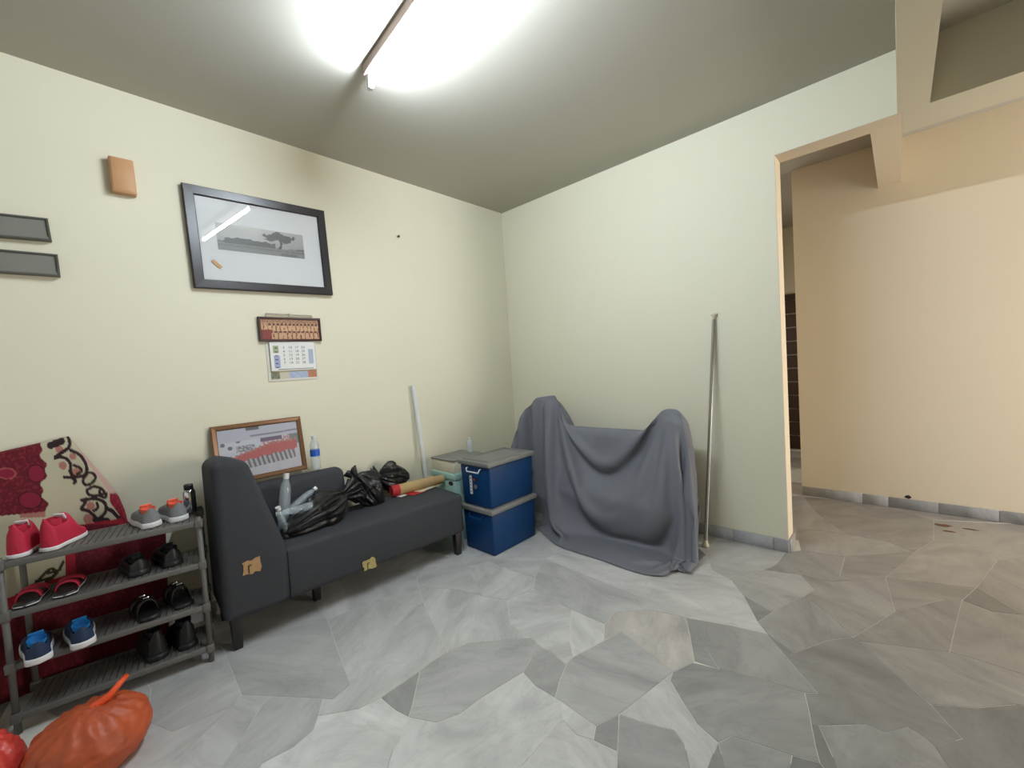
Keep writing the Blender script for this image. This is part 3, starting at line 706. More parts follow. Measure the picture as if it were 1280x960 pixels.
bottle((0.43,-2.33,0.625), 0.20, 'crumpled clear bottle lying over the black bag, lowest of the sofa bottles', rot=(radians(94),radians(10),radians(-18)), crumple=0.38, seed=2)
bottle((0.385,-2.475,0.470), 0.21, 'crumpled clear bottle wedged upright against the end rest', rot=(radians(14),radians(12),0), crumple=0.42, seed=3)
bottle((0.290,-2.41,0.60), 0.19, 'clear ribbed bottle lying on its side at the back of the sofa', rot=(radians(-63),radians(0),radians(6)), crumple=0.25, seed=4)

# ------------------------------------------------------------------ crumpled bags
def blob(name, loc, size, seed, amp, freq, material, label, cat, group=None, peaks=(), radial=0, sub=5, rotz=0.0, flat=-0.75):
    bm = NB(); bmesh.ops.create_icosphere(bm, subdivisions=sub, radius=1.0)
    off = Vector((seed*13.7, seed*5.1, seed*2.3))
    for v in bm.verts:
        d = v.co.normalized()
        p = d*freq+off
        big = noise.noise(p)
        p2 = Vector((d.x*1.2+d.y*0.8, d.y*2.6-d.x*1.5, d.z*3.0))*freq+off       # long creases pulled across the bag
        cr = 1-abs(noise.noise(p2))*2.0
        p3 = Vector((d.x*3.0-d.z, d.y*1.4+d.x, d.z*4.5))*freq*1.3+off*2
        cr2 = 1-abs(noise.noise(p3))*2.0
        r = 1.0 + amp*(0.75*big + 0.28*(cr-.5) + 0.16*(cr2-.5))
        if radial:
            phi = math.atan2(d.y, d.x); r += 0.055*max(d.z, 0)*sin(radial*phi+3*noise.noise(d*2+off))
        for (pd, ph, pw) in peaks:
            q = Vector(pd).normalized(); a = d.angle(q)
            r += ph*math.exp(-(a/pw)**2)
        co = d*r
        if co.z < flat: co.z = flat + 0.02*noise.noise(p*2)
        v.co = Vector((co.x*size[0], co.y*size[1], (co.z-flat)*size[2]))
    zmin = min(v.co.z for v in bm.verts)
    for v in bm.verts: v.co.z -= zmin
    o = obj(name, bm, material, None, True); o.location = loc; o.rotation_euler = (0,0,rotz)
    return tag(o, label, cat, group)
def tied_bag(loc, R, L, axis, up, squash, seed, material, label, folds=13, tail=0.30, group=None, flatz=0.0):
    """bin liner gathered at a knot: creased body, pinched neck and a ruffled tail; axis points from the body to the tail"""
    ax = Vector(axis).normalized(); u = Vector(up); u = (u-ax*u.dot(ax)).normalized(); w = ax.cross(u)
    rnd = random.Random(seed); off = Vector((seed*11.3, seed*4.7, seed*8.9)); ns, nf = 46, 96
    bm = NB(); rings = []
    ph = [rnd.uniform(0, 6.28) for _ in range(4)]
    for i in range(ns):
        s = i/(ns-1)
        if s < .80: q = s/.80; rad = R*max(0.03, (math.sin(pi*min(1, q*.5+.02)))**.55*(1-q**3.2)**.75)+R*.12*(q > .5)
        else: q = (s-.80)/.20; rad = R*(.12+tail*q**.8)
        fold = .03+.17*min(1, s/.8)**2 if s < .8 else .20+.12*(s-.8)/.2
        ring = []
        for k in range(nf):
            a = 2*pi*k/nf; d = Vector((cos(a), sin(a), s*2.2))
            n1 = noise.noise(d*1.3+off); n2 = noise.noise(Vector((cos(a)*2.6, sin(a)*2.6, s*1.4))+off)
            rr = rad*(1+.28*n1+fold*(math.sin(folds*a+ph[0]+2.2*n1)+.6*math.sin((folds*2-3)*a+ph[1]+3*n2))-.22*max(0, 1-abs(n2)*5)*(s < .8))
            z = s*L+.10*L*n1*(s < .8)+.02*L*math.sin(folds*a+ph[2])*(s > .8)
            p = u*rr*cos(a)*squash[0]+w*rr*sin(a)*squash[1]+ax*z
            ring.append(bm.verts.new(p))
        rings.append(ring)
    for A, B in zip(rings, rings[1:]):
        for k in range(nf): bm.faces.new((A[k], A[(k+1)%nf], B[(k+1)%nf], B[k]))
    bm.faces.new(rings[0][::-1]); bm.faces.new(rings[-1])
    for v in bm.verts:
        if v.co.z < flatz: v.co.z = flatz+(v.co.z-flatz)*.06
    zmin = min(v.co.z for v in bm.verts)
    for v in bm.verts: v.co.z -= zmin
    o = obj('plastic_bag', bm, material, None, True); o.location = loc
    return tag(o, label, 'plastic bag', group)
g = 'black bin liners on the sofa'
tied_bag((0.405,-2.485,0.4635), 0.165, 0.54, (-.25,1,.22), (0,0,1), (.82,.74), 1, M['bag'], 'long flat black plastic bag in front of the bottles on the sofa', 9, .42, g, -.035)
tied_bag((0.280,-1.80,0.4635), 0.135, 0.34, (-.35,-.55,.95), (0,1,0), (1.0,.85), 4, M['bag'], 'black plastic bag with a pointed tip, middle of the sofa beside the backrest end', 8, .20, g, 0.02)
tied_bag((0.118,-1.46,0.4635), 0.118, 0.32, (.02,-1,.25), (0,0,1), (1.05,.68), 3, M['bag'], 'black plastic bag nearest the wall, behind the red end of the kraft roll', 9, .35, g, -0.09)

# orange carrier bags on the floor in the near left corner
t = blob('carrier_bag', (0.835,-3.350,0.001), (0.165,0.175,0.125), 5, 0.10, 1.6, M['orange'], 'knotted translucent orange plastic carrier bag on the floor below the shoe rack', 'plastic bag', radial=15)
bm = NB(); tube(bm, [(-.01,-.02,.19),(.005,.02,.215),(.015,.06,.235),(.012,.095,.265),(-.006,.112,.272),(-.012,.095,.255),(0.0,.06,.222),(.005,.01,.205)], [.018,.016,.012,.011,.010,.010,.012,.016], 8)
o = obj('knotted_handle', bm, M['knot'], t, True)
blob('carrier_bag', (0.735,-3.63,0.001), (0.14,0.12,0.125), 6, 0.12, 1.6, M['pink'], 'pinkish red plastic carrier bag left of the knotted orange one', 'plastic bag', radial=11)
blob('cloth_bag', (0.30,-3.72,0.001), (0.10,0.10,0.24), 8, 0.12, 1.3, M['maroon'], 'dark maroon cloth bundle on the floor left of the shoe rack', 'bag')

# ------------------------------------------------------------------ roll, papers, tube, pole
def axis_tube(parent, name, a, b, r, m, n=20, hollow=None, cap=True):
    a, b = Vector(a), Vector(b); d = b-a
    q = d.to_track_quat('Z', 'Y').to_matrix().to_4x4(); L = d.length
    bm = NB()
    if hollow: lathe(bm, [(hollow,L-0.06),(hollow,L),(r,L),(r,0),(hollow,0),(hollow,0.02)], n, True, True)
    else: lathe(bm, [(r,0),(r,L)], n, cap, cap)
    bmesh.ops.transform(bm, matrix=Matrix.Translation(a) @ q, verts=bm.verts)
    return obj(name, bm, m, parent, True if not cap else False)
ra, rb = Vector((0.232,-1.680,0.506)), Vector((0.295,-1.235,0.506)); o0 = Vector((0.2,-1.33,0.466))
t = thing('paper_roll', o0, 'long brown kraft paper roll with red end band lying on the sofa seat', 'roll')
def lp(s): return ra.lerp(rb, s)-o0
o = axis_tube(t, 'roll', lp(0.13), lp(0.80), 0.041, M['kraft'], 24)
o = axis_tube(t, 'red_band', lp(0.0), lp(0.135), 0.0425, M['red_paper'], 24); tag(o, 'glossy red wrapped end')
o = axis_tube(t, 'tape_ring', lp(0.79), lp(0.815), 0.0425, M['tape'], 24)
o = axis_tube(t, 'inner_roll', lp(0.80), lp(1.0), 0.035, M['kraft'], 24)
def sheet(name, pts, z, th, m, label):
    cx = sum(p[0] for p in pts)/len(pts); cy = sum(p[1] for p in pts)/len(pts)
    bm = NB(); prism(bm, [(x-cx,y-cy) for x,y in pts], 0, th); o = obj(name, bm, m); o.location = (cx,cy,z)
    return tag(o, label, 'paper')
sheet('paper_sheet', [(0.22,-1.66),(0.30,-1.64),(0.29,-1.58),(0.21,-1.60)], 0.4625, 0.003, M['paper'], 'small white paper showing at the left of the red card on the sofa')
sheet('card', [(0.20,-1.60),(0.36,-1.57),(0.35,-1.45),(0.20,-1.47)], 0.4660, 0.003, M['red_paper'], 'red card on the sofa seat in front of the kraft roll')
sheet('paper_sheet', [(0.22,-1.53),(0.355,-1.49),(0.31,-1.26),(0.245,-1.24),(0.215,-1.38)], 0.4695, 0.003, M['cream_paper'], 'cream paper sheet along the front of the kraft roll')
sheet('paper_sheet', [(0.27,-1.42),(0.315,-1.40),(0.31,-1.33),(0.265,-1.35)], 0.4730, 0.003, M['paper'], 'folded pale slip lying on the cream paper sheet')

a, b = Vector((0.098,-1.225,0.002)), Vector((0.031,-1.281,1.291))
t = thing('hollow_tube', a, 'tall white hollow plastic tube leaning on the left wall behind the sofa', 'tube')
axis_tube(t, 'pipe', (0,0,0), b-a, 0.0190, M['white'], 24, hollow=0.0165)
bm = NB(); lathe(bm, [(0.0164,0),(0.0164,0.002)], 20, m=Matrix.Translation(b-a-Vector((-.003,-.003,.05))) @ (b-a).to_track_quat('Z','Y').to_matrix().to_4x4()); o = obj('dark_bore', bm, M['hole'], t)

a, b = Vector((2.030,-0.222,0.0)), Vector((2.093,-0.010,1.70)); d = (b-a).normalized()
t = thing('tension_pole', a, 'slim steel extension pole with cream end caps leaning on the back wall', 'pole')
q = lambda s: d*s
L = (b-a).length
axis_tube(t, 'lower_tube', q(0.02), q(1.66), 0.0125, M['steel'], 16)
axis_tube(t, 'inner_tube', q(1.655), q(L-0.035), 0.0095, M['steel'], 16)
mm = d.to_track_quat('Z','Y').to_matrix().to_4x4()
bm = NB(); lathe(bm, [(0.024,0),(0.024,0.012),(0.016,0.028),(0.015,0.045)], 16, m=Matrix.Translation(d*0.002) @ mm); obj('foot_cap', bm, M['creambox'], t, True)
bm = NB(); lathe(bm, [(0.011,0),(0.012,0.02),(0.024,0.032),(0.024,0.040)], 16, m=Matrix.Translation(d*(L-0.045)) @ mm); obj('top_cap', bm, M['creambox'], t, True)

# ------------------------------------------------------------------ things on the left wall
TILT = radians(1.6)
# large framed landscape print
t = thing('framed_print', None, 'large dark-framed monochrome tree landscape print in a white mat, highest on the left wall', 'picture', mat=wall_matrix(-2.340, 2.306, 0.004, TILT))
bm = NB(); frame_ring(bm, 0.832, 0.612, 0.054, 0.0, 0.032, 0.004); o = obj('frame', bm, M['frame'], t)
bm = NB(); box(bm, -0.37, 0.37, -0.255, 0.255, 0.004, 0.014); obj('mat_board', bm, M['mat'], t)
def landscape(u, v):
    n = noise.noise(Vector((u*9, v*3, 1))); n2 = noise.noise(Vector((u*30, v*14, 4)))
    g = 0.30 + 0.12*v + 0.06*n + 0.12*math.exp(-((u-.35)/.3)**2)*v
    hill = 0.34 + 0.05*sin(u*7) + 0.03*n2
    if v < 0.30: g = 0.20 + 0.05*n2 - 0.05*(abs(v-.2) < .04)
    elif v < hill + 0.02*n2: g = 0.055 + 0.04*(n2+.5)
    if 0.08 < u < 0.64 and v < 0.52+0.06*noise.noise(Vector((u*16,0,2)))-0.14*abs(u-.3) and v > 0.28: g = 0.05+0.05*abs(n2)
    # spreading tree on the right
    c = ((u-.70)/.19)**2 + ((v-.74-0.05*sin(u*30))/.17)**2
    if c < 1+0.6*n2: g = 0.035 + 0.05*abs(n2)
    tx = .69 + .03*sin((v-.3)*8)
    if 0.28 < v < .7 and abs(u-tx) < .016 + .02*max(0, .45-v): g = 0.03
    if ((u-.775)/.055)**2+((v-.42)/.11)**2 < 1: g = 0.36
    if v < .12 and abs(u-.8) < .1: g *= .6
    return (g, g*0.985, g*0.93)
o = color_grid('landscape_image', 0.517, 0.166, 150, 52, landscape, M['print'], t, 0.0146); o.location = (-0.011, 0.024, 0); tag(o, 'monochrome landscape with a spreading tree')
bm = NB(); box(bm, -.030, .030, -.010, .010, 0.0, 0.0008); o = obj('tape_scrap', bm, M['tape'], t); o.location = (-0.287, -0.152, 0.0192); o.rotation_euler = (0,0,radians(-45)); tag(o, 'scrap of brown tape')
bm = NB(); box(bm, -0.364, 0.364, -0.254, 0.254, 0.0165, 0.0185); o = obj('glass', bm, M['glass'], t)

# long framed team photo with a calendar hung below
t = thing('long_framed_photo', None, 'small long maroon-framed photo of a crowd hanging above the calendar', 'picture', mat=wall_matrix(-2.223, 1.753, 0.006, radians(0.6)))
bm = NB(); frame_ring(bm, 0.402, 0.163, 0.014, 0.0, 0.022, 0.003); obj('frame', bm, M['maroon_frame'], t)
def crowd(u, v):
    n = noise.noise(Vector((u*38, v*9, 3))); n2 = noise.noise(Vector((u*70, v*40, 8)))
    if u < .17 and v < .47: return (0.20+.04*n, 0.025, 0.02)
    base = (0.46, 0.24, 0.13)
    k = sin(u*2*pi*15)
    if .80 < v: c = (0.40,.22,.12) if n2 > -.15 else (.10,.03,.02)
    elif .68 < v < .80 and u > .1: c = (.09,.03,.02) if k > -.3 else (.42,.22,.12)
    elif .42 < v <= .68: c = (0.55,.33,.18) if k+1.2*n > -.75 else (.20,.07,.04)
    elif .33 < v <= .42: c = (.10,.025,.02) if sin(u*2*pi*13+1) > -.4 else (.4,.2,.1)
    else: c = (0.52,.30,.17) if sin(u*2*pi*13+1)+1.2*n > -.7 else (.16,.05,.03)
    f = 1+0.35*n2
    return tuple(x*f for x in c)
color_grid('crowd_photo', 0.378, 0.139, 170, 46, crowd, M['print'], t, 0.012)
bm = NB(); tube(bm, [(-.150,.080,.006),(-.148,.104,.006),(0,.102,.006),(.148,.100,.006),(.150,.080,.006)], 0.0035, 6); box(bm, -.006, .006, .094, .110, 0.0, .010)
o = obj('hanging_rail', bm, M['steel'], t, False); tag(o, 'thin metal hanging rail')
t = thing('wall_calendar', None, 'tear-off number calendar on its picture card, hanging below the long maroon-framed photo', 'calendar', mat=wall_matrix(-2.223, 1.53, 0.002, radians(0.3)))
def card(u, v):
    n = noise.noise(Vector((u*14, v*14, 9)))
    if u < .035 or u > .975 or v < .05: return (.62,.60,.52)
    if v < .34:
        if u < .22: return (.16+.1*n,.17+.1*n,.10)
        if u > .78: return (.42+.2*n,.16,.07)
        if u > .40: return (.36+.1*n,.42+.1*n,.55)
        return (.55,.50,.38)
    if u < .16: return (.10+.15*abs(n),.11+.12*abs(n),.08)
    return (.35,.33,.28)
bm = NB(); box(bm, -.163, .163, -.128, .130, 0.0, 0.003); cb = obj('backing_card', bm, M['paper'], t)
color_grid('card_picture', 0.322, 0.254, 60, 50, card, M['print'], cb, 0.0034)
bm = NB(); box(bm, -.143, .148, -.058, .138, 0.004, 0.014); pad = obj('number_pad', bm, M['paper'], t)
bm = NB()
for zz in range(3): box(bm, -.140+.002*zz, .146-.001*zz, -.066+.003*zz, -.055, 0.0045+.002*zz, 0.0060+.002*zz)
obj('loose_leaves', bm, M['cream_paper'], t)
bm = NB()
cols = [["3","4","5","6","7"],["10","11","12","13","14"],["17","18","19","20","21"],["24","25","26","27","28"]]
for ci, cc in enumerate(cols):
    for ri, s in enumerate(cc): add_text(bm, s, 0.024, -.058+ci*.042, .098-ri*.0262, 0.0146)
o = tag(obj('numbers', bm, M['ink'], pad), kind='stuff')
def bars(name, lst, m):
    bm = NB()
    for x0,x1,y0,y1 in lst: box(bm, x0, x1, y0, y1, 0.0138, 0.0144)
    return obj(name, bm, m, pad)
bars('weekday_column_green', [(-.125,-.090,.062,.112)], mat('pale_green_print', (.36,.42,.24), .7))
bars('weekday_column_blue', [(-.123,-.086,-.040,.045)], mat('pale_violet_print', (.38,.40,.58), .7))
bars('note_column', [(.102,.135,-.018,.085)], mat('pale_grey_print', (.40,.45,.55), .7))
bars('footer_line', [(-.10,.13,-.052,-.047)], M['lid'])
bars('weekday_marks', [(-.115,-.098,.092-.0262*k,.100-.0262*k) for k in range(6)], M['ink'])['kind'] = 'stuff'

# framed group photo leaning on the sofa backrest
t = thing('framed_group_photo', None, 'brown-framed colour photo of a red-shirted group leaning on the wall upon the sofa backrest', 'picture', mat=wall_matrix(-2.478, 0.966, 0.050, radians(0.0), radians(-9)))
bm = NB(); frame_ring(bm, 0.52, 0.368, 0.030, -0.008, 0.016, 0.006); obj('frame', bm, M['bronze'], t)
def group(u, v):
    n = noise.noise(Vector((u*40, v*24, 2))); n2 = noise.noise(Vector((u*18, v*10, 6)))
    sky = (0.50+.05*n2, 0.50+.05*n2, 0.60+.04*n2)
    c = sky
    if v > .74:
        c = (0.46, 0.47, 0.56)
        if abs(v-(.80+.02*u)) < .018 and u > .38: c = (.20,.19,.24)
        if .34 < u < .5 and v > .93: c = (.05,.05,.06)
    elif v > .52:
        c = (.55,.56,.62)
        if u > .88: c = (.12,.17,.16)
        elif .50 < u < .78 and v > .66: c = (.10,.05,.14)
        elif u > .50: c = (.45,.20,.26) if n > 0 else (.58,.50,.52)
        elif .20 < u < .42 and v < .64: c = (.17,.16,.21) if n > -.1 else (.45,.44,.48)
        for (a, b) in ((.05,.70),(.13,.62),(.23,.74)):
            if ((u-a)/.028)**2+((v-b)/.04)**2 < 1: c = (.10,.10,.16)
    top = .41+.22*min(1, max(0, u-.05)/.6)+.02*noise.noise(Vector((u*14,0,5))); bot = .30+.12*u+.015*sin(u*40)
    k = sin(u*2*pi*17)
    if .04 < u < .97 and bot < v < top+.02*k:
        c = (.42+.08*n, .035+.03*abs(n), .045)
        if v > top-.05 and k > .35: c = (.35,.18,.13)
    elif .20 < u < .93 and .14+.08*u < v <= bot:
        kk = sin(u*2*pi*17+v*14)
        c = (.06,.065,.10) if kk > .15 else (.40,.38,.42)
    elif v <= bot: c = (.47+.04*n2,.46+.04*n2,.53)
    return c
bm = NB(); box(bm, -.235, .235, -.16, .16, -0.006, 0.002); obj('backing', bm, M['kraft'], t)
o = color_grid('group_photo', 0.462, 0.310, 180, 110, group, M['print'], t, 0.003); tag(o, 'photo of a row of people in red shirts')
bm = NB(); box(bm, -.231, .231, -.155, .155, 0.0050, 0.0065); obj('glass', bm, M['glass'], t)

# small wooden box
t = thing('wooden_wall_box', None, 'small square orange-brown wooden box mounted high on the left wall', 'box', mat=wall_matrix(-3.020, 2.560, 0.001, radians(1.0)))
bm = NB(); box(bm, -.050, .050, -.093, .093, 0.0, 0.048); o = obj('case', bm, M['wood'], t); bevel_mod(o, 0.004, 2)
bm = NB(); box(bm, -.044, .044, -.085, .088, 0.048, 0.052); o = obj('front_plate', bm, M['wood'], t); bevel_mod(o, 0.002, 2)

# two grey ledges running out of the frame on the left
def ledge(y1, z, tilt, label):
    t = thing('wall_ledge', None, label, 'shelf', 'grey metal wall ledges', mat=wall_matrix(y1-0.36, z, 0.0, tilt))
    bm = NB(); frame_ring(bm, 0.72, 0.108, 0.009, 0.0, 0.040, 0.002); obj('rim', bm, M['shelf_dark'], t)
    bm = NB(); box(bm, -.352, .352, -.046, .046, 0.0, 0.030); obj('panel', bm, M['shelf'], t)
    bm = NB(); box(bm, -.352, .352, -.047, -.036, 0.030, 0.037); obj('lower_lip', bm, M['shelf'], t)
ledge(-3.309, 2.200, radians(3.0), 'upper of the two grey metal ledges at the left end of the wall')
ledge(-3.291, 2.040, radians(1.0), 'lower grey metal ledge below its twin at the left end of the wall')
t = thing('wall_nail', None, 'small dark nail in the bare upper left wall, right of the big picture', 'nail', mat=wall_matrix(-1.307, 2.557, 0.0))
bm = NB(); lathe(bm, [(0.004,0),(0.004,0.018),(0.010,0.019),(0.010,0.022)], 10); obj('shank', bm, M['hole'], t)

# ------------------------------------------------------------------ fluorescent batten on the ceiling
la, lb = Vector((1.062,-2.098,0)), Vector((2.275,-2.215,0)); ang = math.atan2(lb.y-la.y, lb.x-la.x); Lh = (lb-la).length
t = thing('fluorescent_lamp', (la.x, la.y, H), 'bare white fluorescent tube lamp glowing on a brownish batten across the ceiling', 'lamp', rotz=ang)
bm = NB(); box(bm, -0.02, Lh+.02, -.026, .026, -.052, 0.0); o = obj('batten', bm, M['housing'], t); bevel_mod(o, 0.004, 2); tag(o, 'brownish batten housing')
for x in (-0.012, Lh-0.018):
    bm = NB(); box(bm, x, x+.03, -.013, .013, -.130, -.050); o = obj('tube_holder', bm, M['white'], t); bevel_mod(o, 0.004, 2)
bm = NB(); lathe(bm, [(0.013,0.0),(0.013,Lh-.036)], 14, m=Matrix.Translation((0.018,0,-.113)) @ Matrix.Rotation(pi/2, 4, 'Y')); o = obj('tube', bm, M['tube'], t, True); tag(o, 'glowing white tube')

# ------------------------------------------------------------------ shoe rack
RZ = radians(78.6); RW, RD = 0.658, 0.235
rack = thing('shoe_rack', (0.37,-3.555,0), 'grey four-tier plastic shoe rack by the left wall, filled with shoes', 'shoe rack', rotz=RZ)
LEV = [0.084, 0.297, 0.515, 0.728]
for x in (0.0, RW):
    for y in (0.0, RD):
        bm = NB(); lathe(bm, [(0.0115,0.0),(0.0115,0.745)], 12, m=Matrix.Translation((x,y,0))); obj('post', bm, M['rack'], rack, True)
        for z in LEV:
            bm = NB(); box(bm, x-.0165, x+.0165, y-.0165, y+.0165, z-.034, z+.006)
            bm2 = obj('connector', bm, M['rack'], rack); bevel_mod(bm2, 0.004, 2)
for z in LEV:
    bm = NB(); box(bm, .012, RW-.012, -.012, .010, z-.026, z); box(bm, .012, RW-.012, RD-.010, RD+.012, z-.026, z)
    s = obj('shelf', bm, M['rack'], rack); bevel_mod(s, 0.003, 2)
    n = 26
    for k in range(n):
        x0 = .014+(RW-.028)*k/n
        bm = NB(); box(bm, x0+.002, x0+(RW-.028)/n-.002, .010, RD-.010, z-.008, z-.0015); obj('slat', bm, M['rack'], s)
def rk(x, y, z): return Matrix.Translation((0.37,-3.555,0)) @ Matrix.Rotation(RZ, 4, 'Z') @ Vector((x, y, z))

# ------------------------------------------------------------------ shoes
def sgnpow(x, p): return math.copysign(abs(x)**p, x)
def outline(t, W):
    """half width of a shoe sole at t (0 heel .. 1 toe)"""
    body = 0.80 + 0.20*math.sin(pi*min(1, max(0, (t-.25)/.75))) - 0.06*math.exp(-((t-.38)/.12)**2)
    e = min(1, sqrt(max(0, 1-((0.10-t)/0.10)**2)) if t < .10 else 1) * (sqrt(max(0, 1-((t-.78)/.22)**2)) if t > .78 else 1)
    return W/2*body*max(e, 0.12)
def shoe(label, loc, rotz, L, W, hh, ht, upper, sole, lining, accent=None, group=None, soleh=0.026, cavity=True, name='sneaker', cat='shoe', laces=False, collar=.34, tong=.24):
    t = thing(name, loc, label, cat, group, rotz=rotz)
    n, R = 22, 20; bm = NB(); rings = []
    for i in range(n):
        s = i/(n-1); w = outline(s, W)*.97
        top = hh if s < collar else (hh + (ht-hh)*((s-collar)/(.74-collar))**0.85 if s < .74 else ht*(1-0.45*((s-.74)/.26)**2))
        ring = []
        for k in range(R):
            a = 2*pi*k/R; y = w*sgnpow(cos(a), .75); z = soleh*.5 + (top-soleh*.5)*max(0, sin(a))**.55 if sin(a) > 0 else soleh*.5
            if hh > .09: y *= 1-.22*min(1, max(0, z-.04)/max(hh-.04,.01))*(s<.5)
            if cavity and .05 < s < .46 and sin(a) > .80: z -= (hh*.45)*(1 if .08 < s < .42 else .5)
            ring.append(bm.verts.new((s*L, y, z)))
        rings.append(ring)
    for A, B in zip(rings, rings[1:]):
        for k in range(R): bm.faces.new((A[k], A[(k+1)%R], B[(k+1)%R], B[k]))
    bm.faces.new(rings[0]); bm.faces.new(rings[-1][::-1])
    up = obj('upper', bm, upper, t, True)
    m = up.modifiers.new('smooth', 'SUBSURF'); m.levels = 1; m.render_levels = 1
    pts = [(i/24*L*1.02-.01*L, outline(i/24, W)*1.04) for i in range(25)]
    poly = pts + [(x, -y) for x, y in reversed(pts)]
    bm = NB(); prism(bm, poly, 0.0, soleh); so = obj('sole', bm, sole, t); bevel_mod(so, 0.004, 2)
    if cavity:
        bm = NB(); lathe(bm, [(1.0,1.0),(.92,.55),(.6,.15),(0.05,0.0)], 18, False, True, m=Matrix.Translation((.245*L,0,hh*.46)) @ Matrix.Diagonal((.175*L,.30*W,hh*.42,1))); obj('lining', bm, lining, t, True)
        bm = NB(); vs = box(bm, -.004, .004, -.24*W, .24*W, -.3*hh, tong*hh, m=Matrix.Translation((.44*L,0,hh*.80)) @ Matrix.Rotation(radians(-28), 4, 'Y')); o = obj('tongue', bm, accent or lining, t); bevel_mod(o, .003, 2)
    if laces:
        bm = NB()
        for k in range(4):
            s = .50+.07*k; z = hh + (ht-hh)*((s-.34)/.40)**0.85 + .003
            tube(bm, [(s*L,-.20*W,z-.006),(s*L+.008,0,z+.003),(s*L,.20*W,z-.006)], .0025, 6)
        obj('laces', bm, M['sole'], t, True)
    return t
z1, z2, z3, z0 = LEV[3]+.0005, LEV[2]+.0005, LEV[1]+.0005, LEV[0]+.0005
TW = radians(180+6)
# top tier
shoe('left grey running shoe with coral tongue and white sole, top tier of the rack', (0.422,-3.075,z1), TW, .255, .096, .100, .060, M['greyshoe'], M['sole'], M['coral'], M['coral'], 'grey running shoes', laces=True, tong=.22)
shoe('right grey running shoe with coral tongue beside the sofa, top tier of the rack', (0.432,-2.970,z1), TW, .255, .096, .100, .060, M['greyshoe'], M['sole'], M['coral'], M['coral'], 'grey running shoes', laces=True, tong=.22)
shoe('left bright red high-top shoe at the outer end of the top tier', (0.372,-3.510,z1), radians(164), .20, .085, .150, .055, M['red'], M['sole'], M['red'], M['sole'], 'red high-top shoes', soleh=.018, laces=False, collar=.50, tong=.16)
shoe('right bright red high-top shoe with toe turned right, on the top tier', (0.385,-3.424,z1), radians(148), .215, .085, .150, .055, M['red'], M['sole'], M['red'], M['sole'], 'red high-top shoes', soleh=.018, laces=False, collar=.50, tong=.16)
# second tier
shoe('left black leather shoe with round heel, right half of the second tier', (0.425,-3.135,z2), TW, .25, .098, .085, .062, M['darkleather'], M['black'], M['black'], None, 'black leather shoes')
shoe('right black leather shoe with round heel, beside the right post on the second tier', (0.440,-3.010,z2), TW, .25, .098, .095, .062, M['darkleather'], M['black'], M['black'], None, 'black leather shoes')
def slipper(label, loc, rotz, L, W, strap, sole, edge, group, buckle=False, name='sandal', h=.05):
    t = thing(name, loc, label, 'sandal', group, rotz=rotz)
    pts = [(i/24*L, outline(i/24, W)) for i in range(25)]; poly = pts + [(x, -y) for x, y in reversed(pts)]
    bm = NB(); prism(bm, poly, 0.0, .020); o = obj('sole', bm, sole, t); bevel_mod(o, .005, 2)
    bm = NB(); prism(bm, [(x*1.0, y*1.03) for x, y in poly], .0075, .0115); obj('edge_line', bm, edge, t)
    for k, s in enumerate((.34, .66)):
        w = outline(s, W)*1.0; n = 12; bm = NB(); A = []
        for j in range(n+1):
            a = pi*j/n; y = w*cos(a); z = .010+h*sin(a)**.8*(1.0 if s > .5 else 1.25)
            A.append([bm.verts.new((s*L+dx, y*f, z*f)) for dx, f in ((-.020,1),(.020,1),(.020,.90),(-.020,.90))])
        for p, q in zip(A, A[1:]):
            for i in range(4): bm.faces.new((p[i], p[(i+1)%4], q[(i+1)%4], q[i]))
        bm.faces.new(A[0]); bm.faces.new(A[-1][::-1])
        so = obj('strap', bm, strap, t, True)
        if buckle:
            bm = NB(); box(bm, s*L-.010, s*L+.010, -.012, .012, .010+h*(1.0 if s > .5 else 1.25)-.002, .018+h*(1.0 if s > .5 else 1.25)); b = obj('buckle', bm, M['chrome'], so); bevel_mod(b, .002, 2)
    return t
slipper('left dark sandal with red straps and pale sole edge, outer end of the second tier', (0.385,-3.50,z2), radians(172), .23, .095, M['red'], M['black'], M['sole'], 'red-strapped sandals', h=.034)
slipper('right dark sandal with red straps and pale sole edge, left half of second tier', (0.405,-3.385,z2), radians(172), .23, .095, M['red'], M['black'], M['sole'], 'red-strapped sandals', h=.034)
# third tier
shoe('left navy running shoe with bright blue lining, white heel sole overhanging the third tier', (0.470,-3.472,z3), radians(184), .27, .098, .095, .060, M['blueshoe'], M['sole'], M['bluelining'], M['bluelining'], 'navy running shoes', laces=False)
shoe('right navy running shoe with bright blue lining, middle of the third tier', (0.475,-3.342,z3), radians(184), .27, .098, .095, .060, M['blueshoe'], M['sole'], M['bluelining'], M['bluelining'], 'navy running shoes', laces=False)
slipper('left black sandal with shiny buckles, right half of the third tier', (0.455,-3.115,z3), radians(186), .25, .10, M['darkleather'], M['black'], M['black'], 'black buckled sandals', True, h=.060)
slipper('right black sandal with shiny buckles, beside the right post on the third tier', (0.455,-2.985,z3), radians(186), .25, .10, M['darkleather'], M['black'], M['black'], 'black buckled sandals', True, h=.070)
# bottom tier
shoe('left black ankle boot, right half of the bottom tier', (0.435,-3.10,z0), TW, .25, .10, .155, .070, M['darkleather'], M['black'], M['black'], None, 'black ankle boots', name='ankle_boot', cat='boot')
shoe('right black ankle boot, beside the right post on the bottom tier', (0.450,-2.985,z0), TW, .25, .10, .155, .070, M['darkleather'], M['black'], M['black'], None, 'black ankle boots', name='ankle_boot', cat='boot')
